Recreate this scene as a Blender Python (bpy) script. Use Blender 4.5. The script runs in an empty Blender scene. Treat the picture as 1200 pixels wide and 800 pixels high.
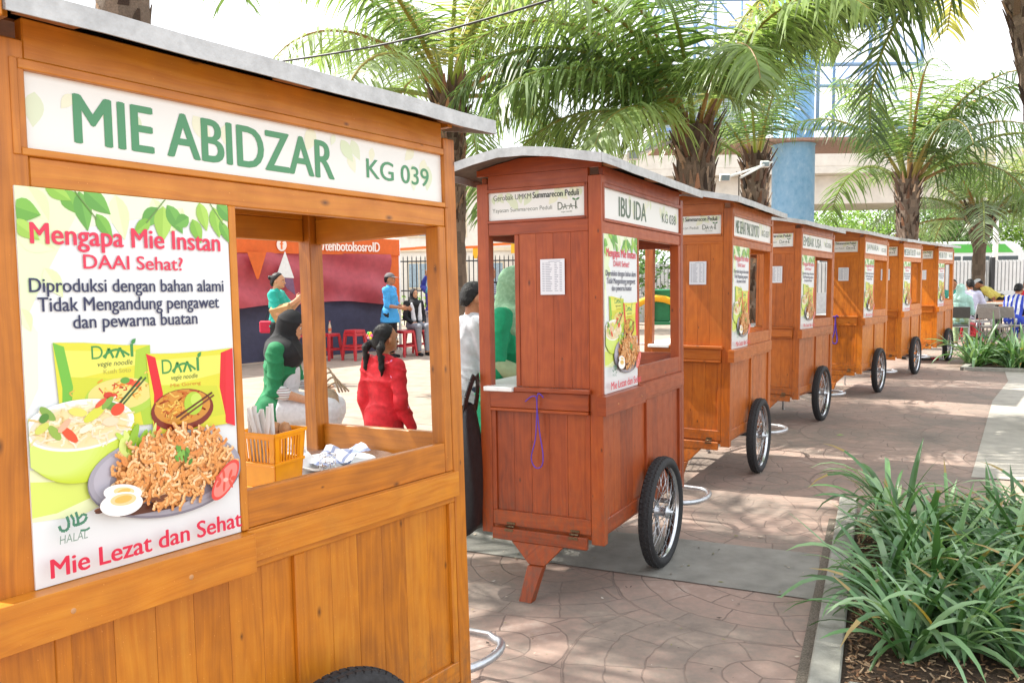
import bpy, bmesh, math, random
import numpy as np
from mathutils import Vector, Matrix, Euler

random.seed(7)
rng = np.random.default_rng(7)
sc = bpy.context.scene
C = sc.collection
PI = math.pi

# ------------------------------------------------------------------ camera
F_PX, PITCH, ROLL, CAM_H = 984.87, 0.0741808, -0.0110448, 1.5
cd = bpy.data.cameras.new('camera')
cam = bpy.data.objects.new('camera', cd)
C.objects.link(cam)
cd.sensor_width = 36.0
cd.lens = F_PX / 1200 * 36.0
cd.clip_start = 0.05
cd.clip_end = 3000
Rcam = Matrix.Rotation(PI / 2 - PITCH, 4, 'X') @ Matrix.Rotation(ROLL, 4, 'Z')
cam.matrix_world = Matrix.Translation((0, 0, CAM_H)) @ Rcam
sc.camera = cam

# ------------------------------------------------------------------ light
SUN_EL = math.radians(52)
SUN_AZ = (-0.93, 0.37)                      # horizontal direction towards the sun
w = bpy.data.worlds.new('World')
sc.world = w
w.use_nodes = True
wt = w.node_tree
wt.nodes.clear()
wo = wt.nodes.new('ShaderNodeOutputWorld')
wb = wt.nodes.new('ShaderNodeBackground')
sky = wt.nodes.new('ShaderNodeTexSky')
sky.sky_type = 'NISHITA'
sky.sun_disc = False
sky.sun_elevation = SUN_EL
sky.sun_rotation = math.atan2(SUN_AZ[0], SUN_AZ[1])
sky.air_density = 1.6
sky.dust_density = 3.5
sky.ozone_density = 1.0
tcw = wt.nodes.new('ShaderNodeTexCoord')
cn = wt.nodes.new('ShaderNodeTexNoise')
cn.inputs['Scale'].default_value = 2.2
cn.inputs['Detail'].default_value = 5
wt.links.new(tcw.outputs['Generated'], cn.inputs['Vector'])
cr = wt.nodes.new('ShaderNodeMapRange')
cr.inputs[1].default_value = 0.35
cr.inputs[2].default_value = 0.62
cr.inputs[3].default_value = 0.62
cr.inputs[4].default_value = 0.95
wt.links.new(cn.outputs['Fac'], cr.inputs[0])
mx = wt.nodes.new('ShaderNodeMix')
mx.data_type = 'RGBA'
mx.inputs[7].default_value = (9.6, 9.8, 10.2, 1)      # bright thin cloud
wt.links.new(cr.outputs[0], mx.inputs[0])
wt.links.new(sky.outputs[0], mx.inputs[6])
wt.links.new(mx.outputs[2], wb.inputs['Color'])
wb.inputs['Strength'].default_value = 0.106
wt.links.new(wb.outputs[0], wo.inputs['Surface'])

sl = bpy.data.lights.new('sun', 'SUN')
sl.energy = 4.6
sl.angle = math.radians(0.6)
sl.color = (1.0, 0.95, 0.86)
sun = bpy.data.objects.new('sun', sl)
C.objects.link(sun)
sd = Vector((SUN_AZ[0], SUN_AZ[1], 0)).normalized() * math.cos(SUN_EL) + Vector((0, 0, math.sin(SUN_EL)))
sun.rotation_euler = sd.to_track_quat('Z', 'Y').to_euler()
sun.location = (-20, 8, 30)

sc.view_settings.view_transform = 'Standard'
sc.view_settings.look = 'None'
sc.view_settings.gamma = 1
sc.view_settings.exposure = 1.07
try:
    sc.view_settings.use_curve_mapping = False
except Exception:
    pass
sc.cycles.max_bounces = 7
sc.cycles.diffuse_bounces = 4
sc.cycles.transparent_max_bounces = 8
sc.cycles.use_denoising = True


# ------------------------------------------------------------------ helpers
def at(x, y, Y):
    """world point seen at photo pixel (x, y) at world depth Y"""
    dx, dy = x - 600, y - 400
    c_, s_ = math.cos(-ROLL), math.sin(-ROLL)
    px = c_ * dx - s_ * dy
    py = s_ * dx + c_ * dy
    c, s = math.cos(PITCH), math.sin(PITCH)
    d = Vector((px / F_PX, c + s * (-py / F_PX), -s + c * (-py / F_PX)))
    return d * (Y / d[1]) + Vector((0, 0, CAM_H))


def lin(c):
    return tuple((v / 12.92 if v <= 0.04045 else ((v + 0.055) / 1.055) ** 2.4) for v in c)


def hexc(h):
    h = h.lstrip('#')
    return lin(tuple(int(h[i:i + 2], 16) / 255 for i in (0, 2, 4)))


class X:
    """tiny expression wrapper building Math nodes"""
    nt = None

    def __init__(s, o): s.o = o

    @staticmethod
    def m(op, a, b=None, c=None):
        n = X.nt.nodes.new('ShaderNodeMath')
        n.operation = op
        for i, v in enumerate((a, b, c)):
            if v is None: continue
            if isinstance(v, X): X.nt.links.new(v.o, n.inputs[i])
            else: n.inputs[i].default_value = v
        return X(n.outputs[0])

    def __add__(s, b): return X.m('ADD', s, b)
    def __radd__(s, b): return X.m('ADD', b, s)
    def __sub__(s, b): return X.m('SUBTRACT', s, b)
    def __rsub__(s, b): return X.m('SUBTRACT', b, s)
    def __mul__(s, b): return X.m('MULTIPLY', s, b)
    def __rmul__(s, b): return X.m('MULTIPLY', b, s)
    def __truediv__(s, b): return X.m('DIVIDE', s, b)


MATS = {}


def newmat(name):
    m = bpy.data.materials.new(name)
    m.use_nodes = True
    nt = m.node_tree
    b = nt.nodes['Principled BSDF']
    MATS[name] = m
    return m, nt, b


def tex(nt, kind, coord='Object', scale=(1, 1, 1), **kw):
    tc = nt.nodes.new('ShaderNodeTexCoord')
    mp = nt.nodes.new('ShaderNodeMapping')
    mp.inputs['Scale'].default_value = scale
    nt.links.new(tc.outputs[coord], mp.inputs['Vector'])
    t = nt.nodes.new('ShaderNodeTex' + kind)
    nt.links.new(mp.outputs[0], t.inputs['Vector'])
    for k, v in kw.items():
        t.inputs[k].default_value = v
    return t


def ramp(nt, src, stops):
    r = nt.nodes.new('ShaderNodeValToRGB')
    while len(r.color_ramp.elements) < len(stops): r.color_ramp.elements.new(0.5)
    for e, (p, c) in zip(r.color_ramp.elements, stops):
        e.position = p
        e.color = (*c, 1) if len(c) == 3 else c
    nt.links.new(src, r.inputs[0])
    return r


def mixc(nt, fac, a, b, mode='MIX'):
    n = nt.nodes.new('ShaderNodeMix')
    n.data_type = 'RGBA'
    n.blend_type = mode
    for i, v in ((0, fac), (6, a), (7, b)):
        if hasattr(v, 'is_output'): nt.links.new(v, n.inputs[i])
        elif i == 0: n.inputs[0].default_value = v
        else: n.inputs[i].default_value = (*v, 1)
    return n.outputs[2]


def bump(nt, b, h, dist=0.005, strength=0.5):
    n = nt.nodes.new('ShaderNodeBump')
    n.inputs['Distance'].default_value = dist
    n.inputs['Strength'].default_value = strength
    nt.links.new(h, n.inputs['Height'])
    nt.links.new(n.outputs[0], b.inputs['Normal'])


def mat(name, col, rough=0.6, var=0.12, scale=6.0, bmp=0.0, bscale=None, metal=0.0, trans=0.0, coat=0.0, spec=0.5):
    """plain surface with mottled tone, fine grain bump"""
    if name in MATS: return MATS[name]
    m, nt, b = newmat(name)
    t = tex(nt, 'Noise', 'Object', (scale,) * 3, Detail=6.0, Roughness=0.6)
    lo = tuple(max(0, c * (1 - 1.6 * var)) for c in col)
    hi = tuple(min(1, c * (1 + 1.3 * var)) for c in col)
    r = ramp(nt, t.outputs['Fac'], [(0.3, lo), (0.7, hi)])
    nt.links.new(r.outputs[0], b.inputs['Base Color'])
    b.inputs['Roughness'].default_value = rough
    b.inputs['Metallic'].default_value = metal
    b.inputs['Specular IOR Level'].default_value = spec
    if coat: b.inputs['Coat Weight'].default_value = coat
    if bmp:
        t2 = tex(nt, 'Noise', 'Object', (bscale or scale * 6,) * 3, Detail=4.0)
        bump(nt, b, t2.outputs['Fac'], bmp, 0.6)
    if trans:
        tr = nt.nodes.new('ShaderNodeBsdfTranslucent')
        nt.links.new(r.outputs[0], tr.inputs[0])
        ms = nt.nodes.new('ShaderNodeMixShader')
        ms.inputs[0].default_value = trans
        nt.links.new(b.outputs[0], ms.inputs[1])
        nt.links.new(tr.outputs[0], ms.inputs[2])
        nt.links.new(ms.outputs[0], nt.nodes['Material Output'].inputs[0])
    return m


def colmat(name, rough=0.5, trans=0.0, var=0.0, scale=8.0, bmp=0.0, tint=(1, 1, 1), spec=0.5):
    """surface whose colour is stored per face (print, leaf)"""
    if name in MATS: return MATS[name]
    m, nt, b = newmat(name)
    a = nt.nodes.new('ShaderNodeAttribute')
    a.attribute_name = 'Col'
    out = a.outputs['Color']
    if var:
        t = tex(nt, 'Noise', 'Object', (scale,) * 3, Detail=4.0)
        r = ramp(nt, t.outputs['Fac'], [(0.25, (1 - var,) * 3), (0.75, (1 + var * 0.6,) * 3)])
        out = mixc(nt, 1.0, out, r.outputs[0], 'MULTIPLY')
        if bmp: bump(nt, b, t.outputs['Fac'], bmp)
    nt.links.new(out, b.inputs['Base Color'])
    b.inputs['Roughness'].default_value = rough
    b.inputs['Specular IOR Level'].default_value = spec
    if trans:
        tr = nt.nodes.new('ShaderNodeBsdfTranslucent')
        tc = mixc(nt, 1.0, out, tint, 'MULTIPLY')
        nt.links.new(tc, tr.inputs[0])
        ms = nt.nodes.new('ShaderNodeMixShader')
        ms.inputs[0].default_value = trans
        nt.links.new(b.outputs[0], ms.inputs[1])
        nt.links.new(tr.outputs[0], ms.inputs[2])
        nt.links.new(ms.outputs[0], nt.nodes['Material Output'].inputs[0])
    return m


def wood(name, dark, mid, light, rough=0.38):
    m, nt, b = newmat(name)
    a = nt.nodes.new('ShaderNodeAttribute'); a.attribute_name = 'Col'
    sep = nt.nodes.new('ShaderNodeSeparateColor')
    nt.links.new(a.outputs['Color'], sep.inputs[0])
    tc = nt.nodes.new('ShaderNodeTexCoord')
    # warp of the grain
    mpw = nt.nodes.new('ShaderNodeMapping'); mpw.inputs['Scale'].default_value = (1.3, 6.0, 1)
    nt.links.new(tc.outputs['UV'], mpw.inputs[0])
    wn = nt.nodes.new('ShaderNodeTexNoise'); wn.inputs['Scale'].default_value = 1.6; wn.inputs['Detail'].default_value = 2
    nt.links.new(mpw.outputs[0], wn.inputs['Vector'])
    sx = nt.nodes.new('ShaderNodeSeparateXYZ'); nt.links.new(tc.outputs['UV'], sx.inputs[0])
    X.nt = nt
    u, v = X(sx.outputs[0]), X(sx.outputs[1])
    wv = X(wn.outputs['Fac'])
    cmb = nt.nodes.new('ShaderNodeCombineXYZ')
    nt.links.new((u * 2.2).o, cmb.inputs[0]); nt.links.new((v * 95.0 + wv * 6.0).o, cmb.inputs[1])
    g = nt.nodes.new('ShaderNodeTexNoise'); g.inputs['Scale'].default_value = 1.0; g.inputs['Detail'].default_value = 5; g.inputs['Roughness'].default_value = 0.65
    nt.links.new(cmb.outputs[0], g.inputs['Vector'])
    # cathedral rings
    rings = X.m('SINE', wv * 42.0 + v * 30.0)
    fac = X(g.outputs['Fac']) * 0.50 + rings * 0.045 + X(sep.outputs[0]) * 0.20 + 0.15
    r = ramp(nt, fac.o, [(0.22, dark), (0.5, mid), (0.8, light)])
    # knots
    vo = nt.nodes.new('ShaderNodeTexVoronoi'); vo.inputs['Scale'].default_value = 1.0; vo.voronoi_dimensions = '2D'
    mpk = nt.nodes.new('ShaderNodeMapping'); mpk.inputs['Scale'].default_value = (4.2, 8.5, 1)
    nt.links.new(tc.outputs['UV'], mpk.inputs[0]); nt.links.new(mpk.outputs[0], vo.inputs['Vector'])
    vs = nt.nodes.new('ShaderNodeSeparateColor'); nt.links.new(vo.outputs['Color'], vs.inputs[0])
    gate = X.m('GREATER_THAN', X(vs.outputs[0]), 0.66)
    kd = X(vo.outputs['Distance'])
    kn = X.m('SUBTRACT', 1.0, X.m('SMOOTH_MIN', kd / (0.03 + 0.055 * X(vs.outputs[1])), 1.0, 0.2))
    kn = X.m('MAXIMUM', kn, 0.0) * gate
    c1 = mixc(nt, kn.o, r.outputs[0], tuple(0.35 * x for x in dark))
    # blotchy varnish
    bl = tex(nt, 'Noise', 'Object', (3.0,) * 3, Detail=3.0)
    br = ramp(nt, bl.outputs['Fac'], [(0.3, (0.9, 0.89, 0.88)), (0.7, (1.06, 1.06, 1.06))])
    c2 = mixc(nt, 1.0, c1, br.outputs[0], 'MULTIPLY')
    # small nicks showing pale wood
    nk = tex(nt, 'Noise', 'Object', (60.0,) * 3, Detail=1.0)
    nr = ramp(nt, nk.outputs['Fac'], [(0.76, (0, 0, 0)), (0.80, (0.6, 0.6, 0.6))])
    c3 = mixc(nt, nr.outputs[0], c2, tuple(min(1, 1.5 * x + 0.1) for x in light))
    # dirt rubbed into the lower boards
    gz = nt.nodes.new('ShaderNodeSeparateXYZ'); nt.links.new(tc.outputs['Object'], gz.inputs[0])
    gm = nt.nodes.new('ShaderNodeMapRange'); gm.interpolation_type = 'SMOOTHSTEP'
    gm.inputs[1].default_value = 0.62; gm.inputs[2].default_value = 0.30
    nt.links.new(gz.outputs[2], gm.inputs[0])
    gn = tex(nt, 'Noise', 'Object', (9.0, 9.0, 4.0), Detail=6.0, Roughness=0.7)
    gr = ramp(nt, gn.outputs['Fac'], [(0.42, (0, 0, 0)), (0.72, (0.75, 0.75, 0.75))])
    c3 = mixc(nt, (X(gm.outputs[0]) * X(gr.outputs[0])).o, c3, hexc('5a4434'))
    nt.links.new(c3, b.inputs['Base Color'])
    rr = ramp(nt, bl.outputs['Fac'], [(0.2, (rough + 0.14,) * 3), (0.8, (rough - 0.06,) * 3)])
    nt.links.new(rr.outputs[0], b.inputs['Roughness'])
    b.inputs['Coat Weight'].default_value = 0.12
    b.inputs['Coat Roughness'].default_value = 0.3
    bump(nt, b, g.outputs['Fac'], 0.0012, 0.5)
    return m


class MB:
    """collects polygons of one object"""

    def __init__(s):
        s.v = []; s.f = []; s.mi = []; s.uv = []; s.col = []; s.sm = []; s.mats = []; s.M = None

    def m(s, mt):
        if mt not in s.mats: s.mats.append(mt)
        return s.mats.index(mt)

    def vert(s, p):
        p = Vector(p)
        if s.M is not None: p = s.M @ p
        s.v.append(tuple(p))
        return len(s.v) - 1

    def face(s, idx, mt, col=(1, 1, 1), uv=None, smooth=False):
        s.f.append(tuple(idx)); s.mi.append(s.m(mt)); s.col.append(tuple(col)); s.sm.append(smooth)
        s.uv.append(uv if uv else [(0, 0)] * len(idx))

    def poly(s, pts, mt, col=(1, 1, 1), smooth=False, uv=None):
        s.face([s.vert(p) for p in pts], mt, col, uv, smooth)

    def hexa(s, P, mt, col=None, grain=None):
        """P: 8 corners, bottom 4 (ccw) then top 4"""
        col = col or (random.random(), 0, 0)
        i0 = len(s.v)
        for p in P: s.vert(p)
        ou, ov = random.uniform(0, 50), random.uniform(0, 50)
        P = [Vector(p) for p in P]
        d = [(P[1] - P[0]).length, (P[3] - P[0]).length, (P[4] - P[0]).length]
        ax = [(P[1] - P[0]), (P[3] - P[0]), (P[4] - P[0])]
        g = grain if grain is not None else max(range(3), key=lambda k: d[k])
        for q in ((0, 3, 2, 1), (4, 5, 6, 7), (0, 1, 5, 4), (1, 2, 6, 5), (2, 3, 7, 6), (3, 0, 4, 7)):
            e1, e2 = P[q[1]] - P[q[0]], P[q[3]] - P[q[0]]
            G = ax[g].normalized() if ax[g].length else Vector((1, 0, 0))
            a = abs(e1.normalized().dot(G)) if e1.length else 0
            bq = abs(e2.normalized().dot(G)) if e2.length else 0
            uv = []
            for c in q:
                r = P[c] - P[q[0]]
                x1 = r.dot(e1.normalized()) if e1.length else 0
                x2 = r.dot(e2.normalized()) if e2.length else 0
                uv.append((ou + x1, ov + x2) if a >= bq else (ou + x2, ov + x1))
            s.face([i0 + c for c in q], mt, col, uv)

    def box(s, x0, x1, y0, y1, z0, z1, mt, col=None, grain=None):
        s.hexa([(x0, y0, z0), (x1, y0, z0), (x1, y1, z0), (x0, y1, z0), (x0, y0, z1), (x1, y0, z1), (x1, y1, z1), (x0, y1, z1)], mt, col, grain)

    def bar(s, a, b, w, t, mt, up=(0, 0, 1), col=None):
        a, b = Vector(a), Vector(b)
        d = (b - a).normalized()
        u = Vector(up)
        sd_ = d.cross(u)
        if sd_.length < 1e-4: sd_ = d.cross(Vector((1, 0, 0)))
        sd_.normalize(); u = sd_.cross(d)
        o = [(-w / 2, -t / 2), (w / 2, -t / 2), (w / 2, t / 2), (-w / 2, t / 2)]
        s.hexa([a + sd_ * x + u * y for x, y in o] + [b + sd_ * x + u * y for x, y in o], mt, col)

    def tube(s, pts, r, mt, n=10, closed=False, caps=True, col=(1, 1, 1)):
        pts = [Vector(p) for p in pts]
        rs = r if hasattr(r, '__len__') else [r] * len(pts)
        k = len(pts); rings = []; prev = None; L = 0
        for i, p in enumerate(pts):
            a = pts[i - 1] if (i > 0 or closed) else p
            b = pts[(i + 1) % k] if (i < k - 1 or closed) else p
            d = (b - a).normalized()
            if prev is None:
                x = d.cross(Vector((0, 0, 1)))
                if x.length < 1e-3: x = d.cross(Vector((1, 0, 0)))
            else:
                x = prev - d * prev.dot(d)
            x.normalize(); prev = x; y = d.cross(x)
            rings.append([s.vert(p + (x * math.cos(2 * PI * j / n) + y * math.sin(2 * PI * j / n)) * rs[i]) for j in range(n)])
        rng_ = range(k if closed else k - 1)
        for i in rng_:
            A, B = rings[i], rings[(i + 1) % k]
            for j in range(n):
                s.face((A[j], A[(j + 1) % n], B[(j + 1) % n], B[j]), mt, col, [(i * .1, j / n), (i * .1, (j + 1) / n), (i * .1 + .1, (j + 1) / n), (i * .1 + .1, j / n)], True)
        if caps and not closed:
            s.face(rings[0][::-1], mt, col); s.face(rings[-1], mt, col)

    def lathe(s, prof, mt, n=24, origin=(0, 0, 0), axis='Z', col=(1, 1, 1), smooth=True, cap=False):
        o = Vector(origin); rings = []
        for r, z in prof:
            ring = []
            for j in range(n):
                a = 2 * PI * j / n
                c_, s_ = r * math.cos(a), r * math.sin(a)
                p = {'Z': (c_, s_, z), 'Y': (c_, z, -s_), 'X': (z, c_, s_)}[axis]
                ring.append(s.vert(o + Vector(p)))
            rings.append(ring)
        for A, B in zip(rings, rings[1:]):
            for j in range(n):
                s.face((A[j], A[(j + 1) % n], B[(j + 1) % n], B[j]), mt, col, None, smooth)
        if cap:
            s.face(rings[0][::-1], mt, col); s.face(rings[-1], mt, col)

    def mesh(s, name, bevel=0.0):
        me = bpy.data.meshes.new(name)
        me.from_pydata(s.v, [], s.f)
        for mt in s.mats: me.materials.append(mt)
        me.polygons.foreach_set('material_index', s.mi)
        me.polygons.foreach_set('use_smooth', s.sm)
        uvl = me.uv_layers.new(name='UVMap')
        flat = []
        for u in s.uv:
            for c in u: flat += [c[0], c[1]]
        uvl.data.foreach_set('uv', flat)
        at_ = me.attributes.new('Col', 'FLOAT_COLOR', 'FACE')
        cc = []
        for c in s.col: cc += [c[0], c[1], c[2], 1.0]
        at_.data.foreach_set('color', cc)
        if bevel:
            bm = bmesh.new(); bm.from_mesh(me)
            ed = [e for e in bm.edges if len(e.link_faces) == 2 and e.calc_face_angle(0) > 0.5]
            bmesh.ops.bevel(bm, geom=ed, offset=bevel, segments=1, affect='EDGES', clamp_overlap=True)
            bm.to_mesh(me); bm.free()
        me.update()
        return me

    def build(s, name, parent=None, bevel=0.0, loc=None):
        o = bpy.data.objects.new(name, s.mesh(name, bevel))
        C.objects.link(o)
        if parent is not None: o.parent = parent
        if loc is not None: o.location = loc
        return o


def tag(o, label=None, cat=None, group=None, kind=None):
    if label: o['label'] = label
    if cat: o['category'] = cat
    if group: o['group'] = group
    if kind: o['kind'] = kind
    return o


def empty(name, loc=(0, 0, 0), rot=(0, 0, 0), label=None, cat=None, group=None):
    o = bpy.data.objects.new(name, None)
    o.empty_display_size = 0.2
    C.objects.link(o)
    o.location = loc; o.rotation_euler = rot
    return tag(o, label, cat, group)


KIDS = {}


def copy_tree(o, parent=None):
    c = o.copy(); C.objects.link(c); c.parent = parent
    for ch in list(o.children): copy_tree(ch, c)
    return c


# ---- flat lettering
_tc = {}


def text_mesh(s, bold=0.0, shear=0.0):
    key = (s, bold, shear)
    if key in _tc: return _tc[key]
    cu = bpy.data.curves.new('lettering', 'FONT')
    cu.body = s; cu.size = 1.0; cu.offset = bold; cu.shear = shear; cu.resolution_u = 4
    o = bpy.data.objects.new('lettering', cu)
    C.objects.link(o)
    dg = bpy.context.evaluated_depsgraph_get()
    me = o.evaluated_get(dg).to_mesh()
    V = np.array([v.co[:2] for v in me.vertices]) if len(me.vertices) else np.zeros((0, 2))
    Fc = [tuple(p.vertices) for p in me.polygons]
    o.evaluated_get(dg).to_mesh_clear()
    bpy.data.objects.remove(o); bpy.data.curves.remove(cu)
    _tc[key] = (V, Fc)
    return _tc[key]


def put_text(mb, s, frame, x0, x1, y0, y1, mt, col, bold=0.0, shear=0.0):
    """fit the lettering's own bounds into x0..x1, y0..y1 of a frame(x, y)->3D; bold overprints shifted copies"""
    V, Fc = text_mesh(s, min(bold, 0.0), shear)
    if not len(V): return
    lo, hi = V.min(0), V.max(0)
    P = (V - lo) / (hi - lo)
    o = Vector(frame(x0, y0)); ex = Vector(frame(x1, y0)) - o; ey = Vector(frame(x0, y1)) - o
    nrm = ex.cross(ey).normalized()
    em = ey.length / max(1e-6, (hi - lo)[1])
    d = max(bold, 0.0) * em
    offs = [(0, 0)] if d == 0 else [(-d, 0), (d, 0), (0, d * .4), (0, -d * .4)]
    exn, eyn = ex.normalized(), ey.normalized()
    for k, (dx, dy) in enumerate(offs):
        i0 = len(mb.v)
        sh = exn * dx + eyn * dy + nrm * (k * 1.2e-5)
        for a, b in P: mb.vert(o + ex * float(a) + ey * float(b) + sh)
        for f in Fc:
            mb.face([i0 + q for q in f], mt, col)


# ------------------------------------------------------------------ shared materials
W_ORANGE = wood('wood_orange_varnish', hexc('8e4e0a'), hexc('be7214'), hexc('d28c28'))
W_RED = wood('wood_red_brown_varnish', hexc('6a2608'), hexc('983f0e'), hexc('ae5418'))
W_BROWN = wood('wood_brown_orange_varnish', hexc('823c0a'), hexc('b05a10'), hexc('c47022'))
W_AMBER = wood('wood_amber_varnish', hexc('944e0c'), hexc('c26c10'), hexc('d48424'))
W_PALE = wood('wood_raw', hexc('8a5a34'), hexc('b07c50'), hexc('c89868'), 0.6)
PRINT = colmat('printed_sheet', 0.32, var=0.0)
ROOF = mat('roof_zinc_paint', hexc('b4b6b6'), 0.45, 0.12, 5.0, 0.002, 30, metal=0.25)
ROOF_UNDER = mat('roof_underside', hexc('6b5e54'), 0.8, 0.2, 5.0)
STEEL = mat('polished_steel', (0.62, 0.63, 0.65), 0.22, 0.06, 9.0, metal=1.0)
GALV = mat('galvanised_tube', (0.55, 0.57, 0.6), 0.35, 0.1, 14.0, metal=0.85)
RUBBER = mat('tyre_rubber', (0.022, 0.022, 0.024), 0.75, 0.3, 20.0, 0.001, 90)
WHITEP = mat('white_laminate', (0.78, 0.79, 0.78), 0.35, 0.05, 4.0)
PAPER = colmat('paper_sheet', 0.8)
BLACKPL = mat('black_plastic', (0.014, 0.014, 0.016), 0.32, 0.2, 10.0, 0.002, 30)
BRASS = mat('old_brass', (0.17, 0.12, 0.07), 0.45, 0.3, 40.0, metal=0.9)
REDPL = mat('red_plastic', hexc('c03038'), 0.38, 0.12, 6.0)
YELPL = mat('yellow_plastic', hexc('ffa606'), 0.35, 0.06, 6.0, trans=0.12)
DARKMET = mat('black_iron', (0.02, 0.021, 0.024), 0.5, 0.2, 10.0)
CONC = mat('concrete_pale', hexc('b9b3a8'), 0.85, 0.1, 1.4, 0.01, 20)
SKIN = mat('skin', hexc('a9714f'), 0.5, 0.08, 18.0)
SKIN_L = mat('skin_light', hexc('c48f6c'), 0.5, 0.08, 18.0)
HAIR = mat('black_hair', (0.007, 0.006, 0.006), 0.45, 0.4, 60.0, 0.003, 160, spec=0.3)
LEAF = colmat('palm_leaf', 0.34, 0.45, tint=(1.4, 1.45, 0.88), spec=0.6)
STRAP = colmat('strap_leaf', 0.36, 0.22, tint=(1.5, 1.6, 0.7), spec=0.55)
TREELEAF = colmat('tree_leaf', 0.55, 0.35, tint=(1.5, 1.6, 0.8))
BARK = mat('bark', hexc('6b5a48'), 0.9, 0.35, 9.0, 0.03, 30)
PALMBARK = colmat('palm_bark', 0.9, var=0.35, scale=22.0, bmp=0.01)


# ------------------------------------------------------------------ ground
def fan_paving():
    m, nt, b = newmat('stamped_fan_concrete')
    X.nt = nt
    ge = nt.nodes.new('ShaderNodeNewGeometry')
    nz = nt.nodes.new('ShaderNodeTexNoise'); nz.inputs['Scale'].default_value = 3.0; nz.inputs['Detail'].default_value = 3
    nt.links.new(ge.outputs['Position'], nz.inputs['Vector'])
    sp = nt.nodes.new('ShaderNodeSeparateXYZ'); nt.links.new(ge.outputs['Position'], sp.inputs[0])
    ns = nt.nodes.new('ShaderNodeSeparateColor'); nt.links.new(nz.outputs['Color'], ns.inputs[0])
    wx = X(sp.outputs[0]) + (X(ns.outputs[0]) - 0.5) * 0.09
    wy = X(sp.outputs[1]) + (X(ns.outputs[1]) - 0.5) * 0.09
    A = math.radians(118)
    x = wx * math.cos(A) + wy * math.sin(A)
    y = wy * math.cos(A) - wx * math.sin(A)
    W_, S_ = 1.5, 0.75
    RAD = 0.76
    j0 = X.m('FLOOR', y / S_)
    best = None
    for dj in (-1, 0, 1):
        j = j0 + float(dj)
        off = X.m('FLOORED_MODULO', j, 2.0) * (W_ / 2)
        cxi = X.m('FLOOR', (x - off) / W_ + 0.5)
        dx = x - (cxi * W_ + off)
        dy = y - j * S_
        r = X.m('SQRT', dx * dx + dy * dy)
        ins = X.m('LESS_THAN', r, RAD)
        item = (ins, r, X.m('ARCTAN2', dy, dx), j * 7.13 + cxi * 3.7)
        if best is None: best = [item[1], item[2], item[3], ins]
        else:
            f = X.m('SUBTRACT', 1.0, best[3])        # not yet found
            for k in range(3):
                best[k] = best[k] + f * (item[k + 1] - best[k])
            best[3] = X.m('MAXIMUM', best[3], ins)
    r, a, idn = best[0], best[1], best[2]
    g = 0.15
    q = r / g
    ring = X.m('FLOOR', q)
    fr = q - ring
    dr = X.m('MINIMUM', fr, 1.0 - fr) * g
    cnt = X.m('MAXIMUM', X.m('ROUND', (ring + 0.5) * (2 * PI * g / 0.25)), 3.0)
    ta = a * cnt / (2 * PI) + ring * 0.37 + idn * 0.11
    ts = X.m('FLOOR', ta)
    fa = ta - ts
    da = X.m('MINIMUM', fa, 1.0 - fa) * r * (2 * PI) / cnt
    d = X.m('MINIMUM', dr, da)
    d = X.m('MINIMUM', d, X.m('ABSOLUTE', RAD - r))
    mr = nt.nodes.new('ShaderNodeMapRange'); mr.interpolation_type = 'SMOOTHSTEP'
    mr.inputs[1].default_value = 0.001; mr.inputs[2].default_value = 0.006
    nt.links.new(d.o, mr.inputs[0])
    cmb = nt.nodes.new('ShaderNodeCombineXYZ')
    nt.links.new(ring.o, cmb.inputs[0]); nt.links.new(ts.o, cmb.inputs[1]); nt.links.new(idn.o, cmb.inputs[2])
    wn = nt.nodes.new('ShaderNodeTexWhiteNoise'); nt.links.new(cmb.outputs[0], wn.inputs['Vector'])
    n2 = nt.nodes.new('ShaderNodeTexNoise'); n2.inputs['Scale'].default_value = 1.1; n2.inputs['Detail'].default_value = 7; n2.inputs['Roughness'].default_value = 0.65
    nt.links.new(ge.outputs['Position'], n2.inputs['Vector'])
    n3 = nt.nodes.new('ShaderNodeTexNoise'); n3.inputs['Scale'].default_value = 24; n3.inputs['Detail'].default_value = 6; n3.inputs['Roughness'].default_value = 0.7
    nt.links.new(ge.outputs['Position'], n3.inputs['Vector'])
    fac = X(n2.outputs['Fac']) * 1.25 + X(wn.outputs['Value']) * 0.10 + X(n3.outputs['Fac']) * 0.45 - 0.40
    rp = ramp(nt, fac.o, [(0.18, hexc('6a6059')), (0.40, hexc('83766c')), (0.60, hexc('998276')), (0.82, hexc('b0a296'))])
    jc = mixc(nt, mr.outputs[0], hexc('665850'), rp.outputs[0])
    gate = ramp(nt, n2.outputs['Fac'], [(0.36, (0.25,) * 3), (0.60, (.9,) * 3)])
    fin = mixc(nt, gate.outputs[0], rp.outputs[0], jc)
    nt.links.new(fin, b.inputs['Base Color'])
    b.inputs['Roughness'].default_value = 0.72
    hh = X(mr.outputs[0]) * 0.7 + X(n3.outputs['Fac']) * 0.35
    bump(nt, b, hh.o, 0.006, 0.55)
    return m


def sheet(name, pts, z, mt, mb=None):
    mb = MB()
    mb.poly([(p[0], p[1], z) for p in pts], mt)
    o = mb.build(name)
    return tag(o, kind='structure')


PLAZA = mat('plaza_concrete', hexc('9c8c7e'), 0.85, 0.14, 0.8, 0.006, 14)
BAND = mat('grey_concrete_band', hexc('85837c'), 0.8, 0.14, 1.3, 0.004, 60)
STRIPC = mat('pale_concrete_strip', hexc('a8a399'), 0.82, 0.12, 1.2, 0.005, 30)
FAN = fan_paving()

sheet('ground', [(-500, -60), (500, -60), (500, 1500), (-500, 1500)], 0.0, PLAZA)
# directions of the path (along the row of carts) and across it
E1 = Vector((0.40, 0.917, 0)); E2 = Vector((0.917, -0.40, 0))


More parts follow.
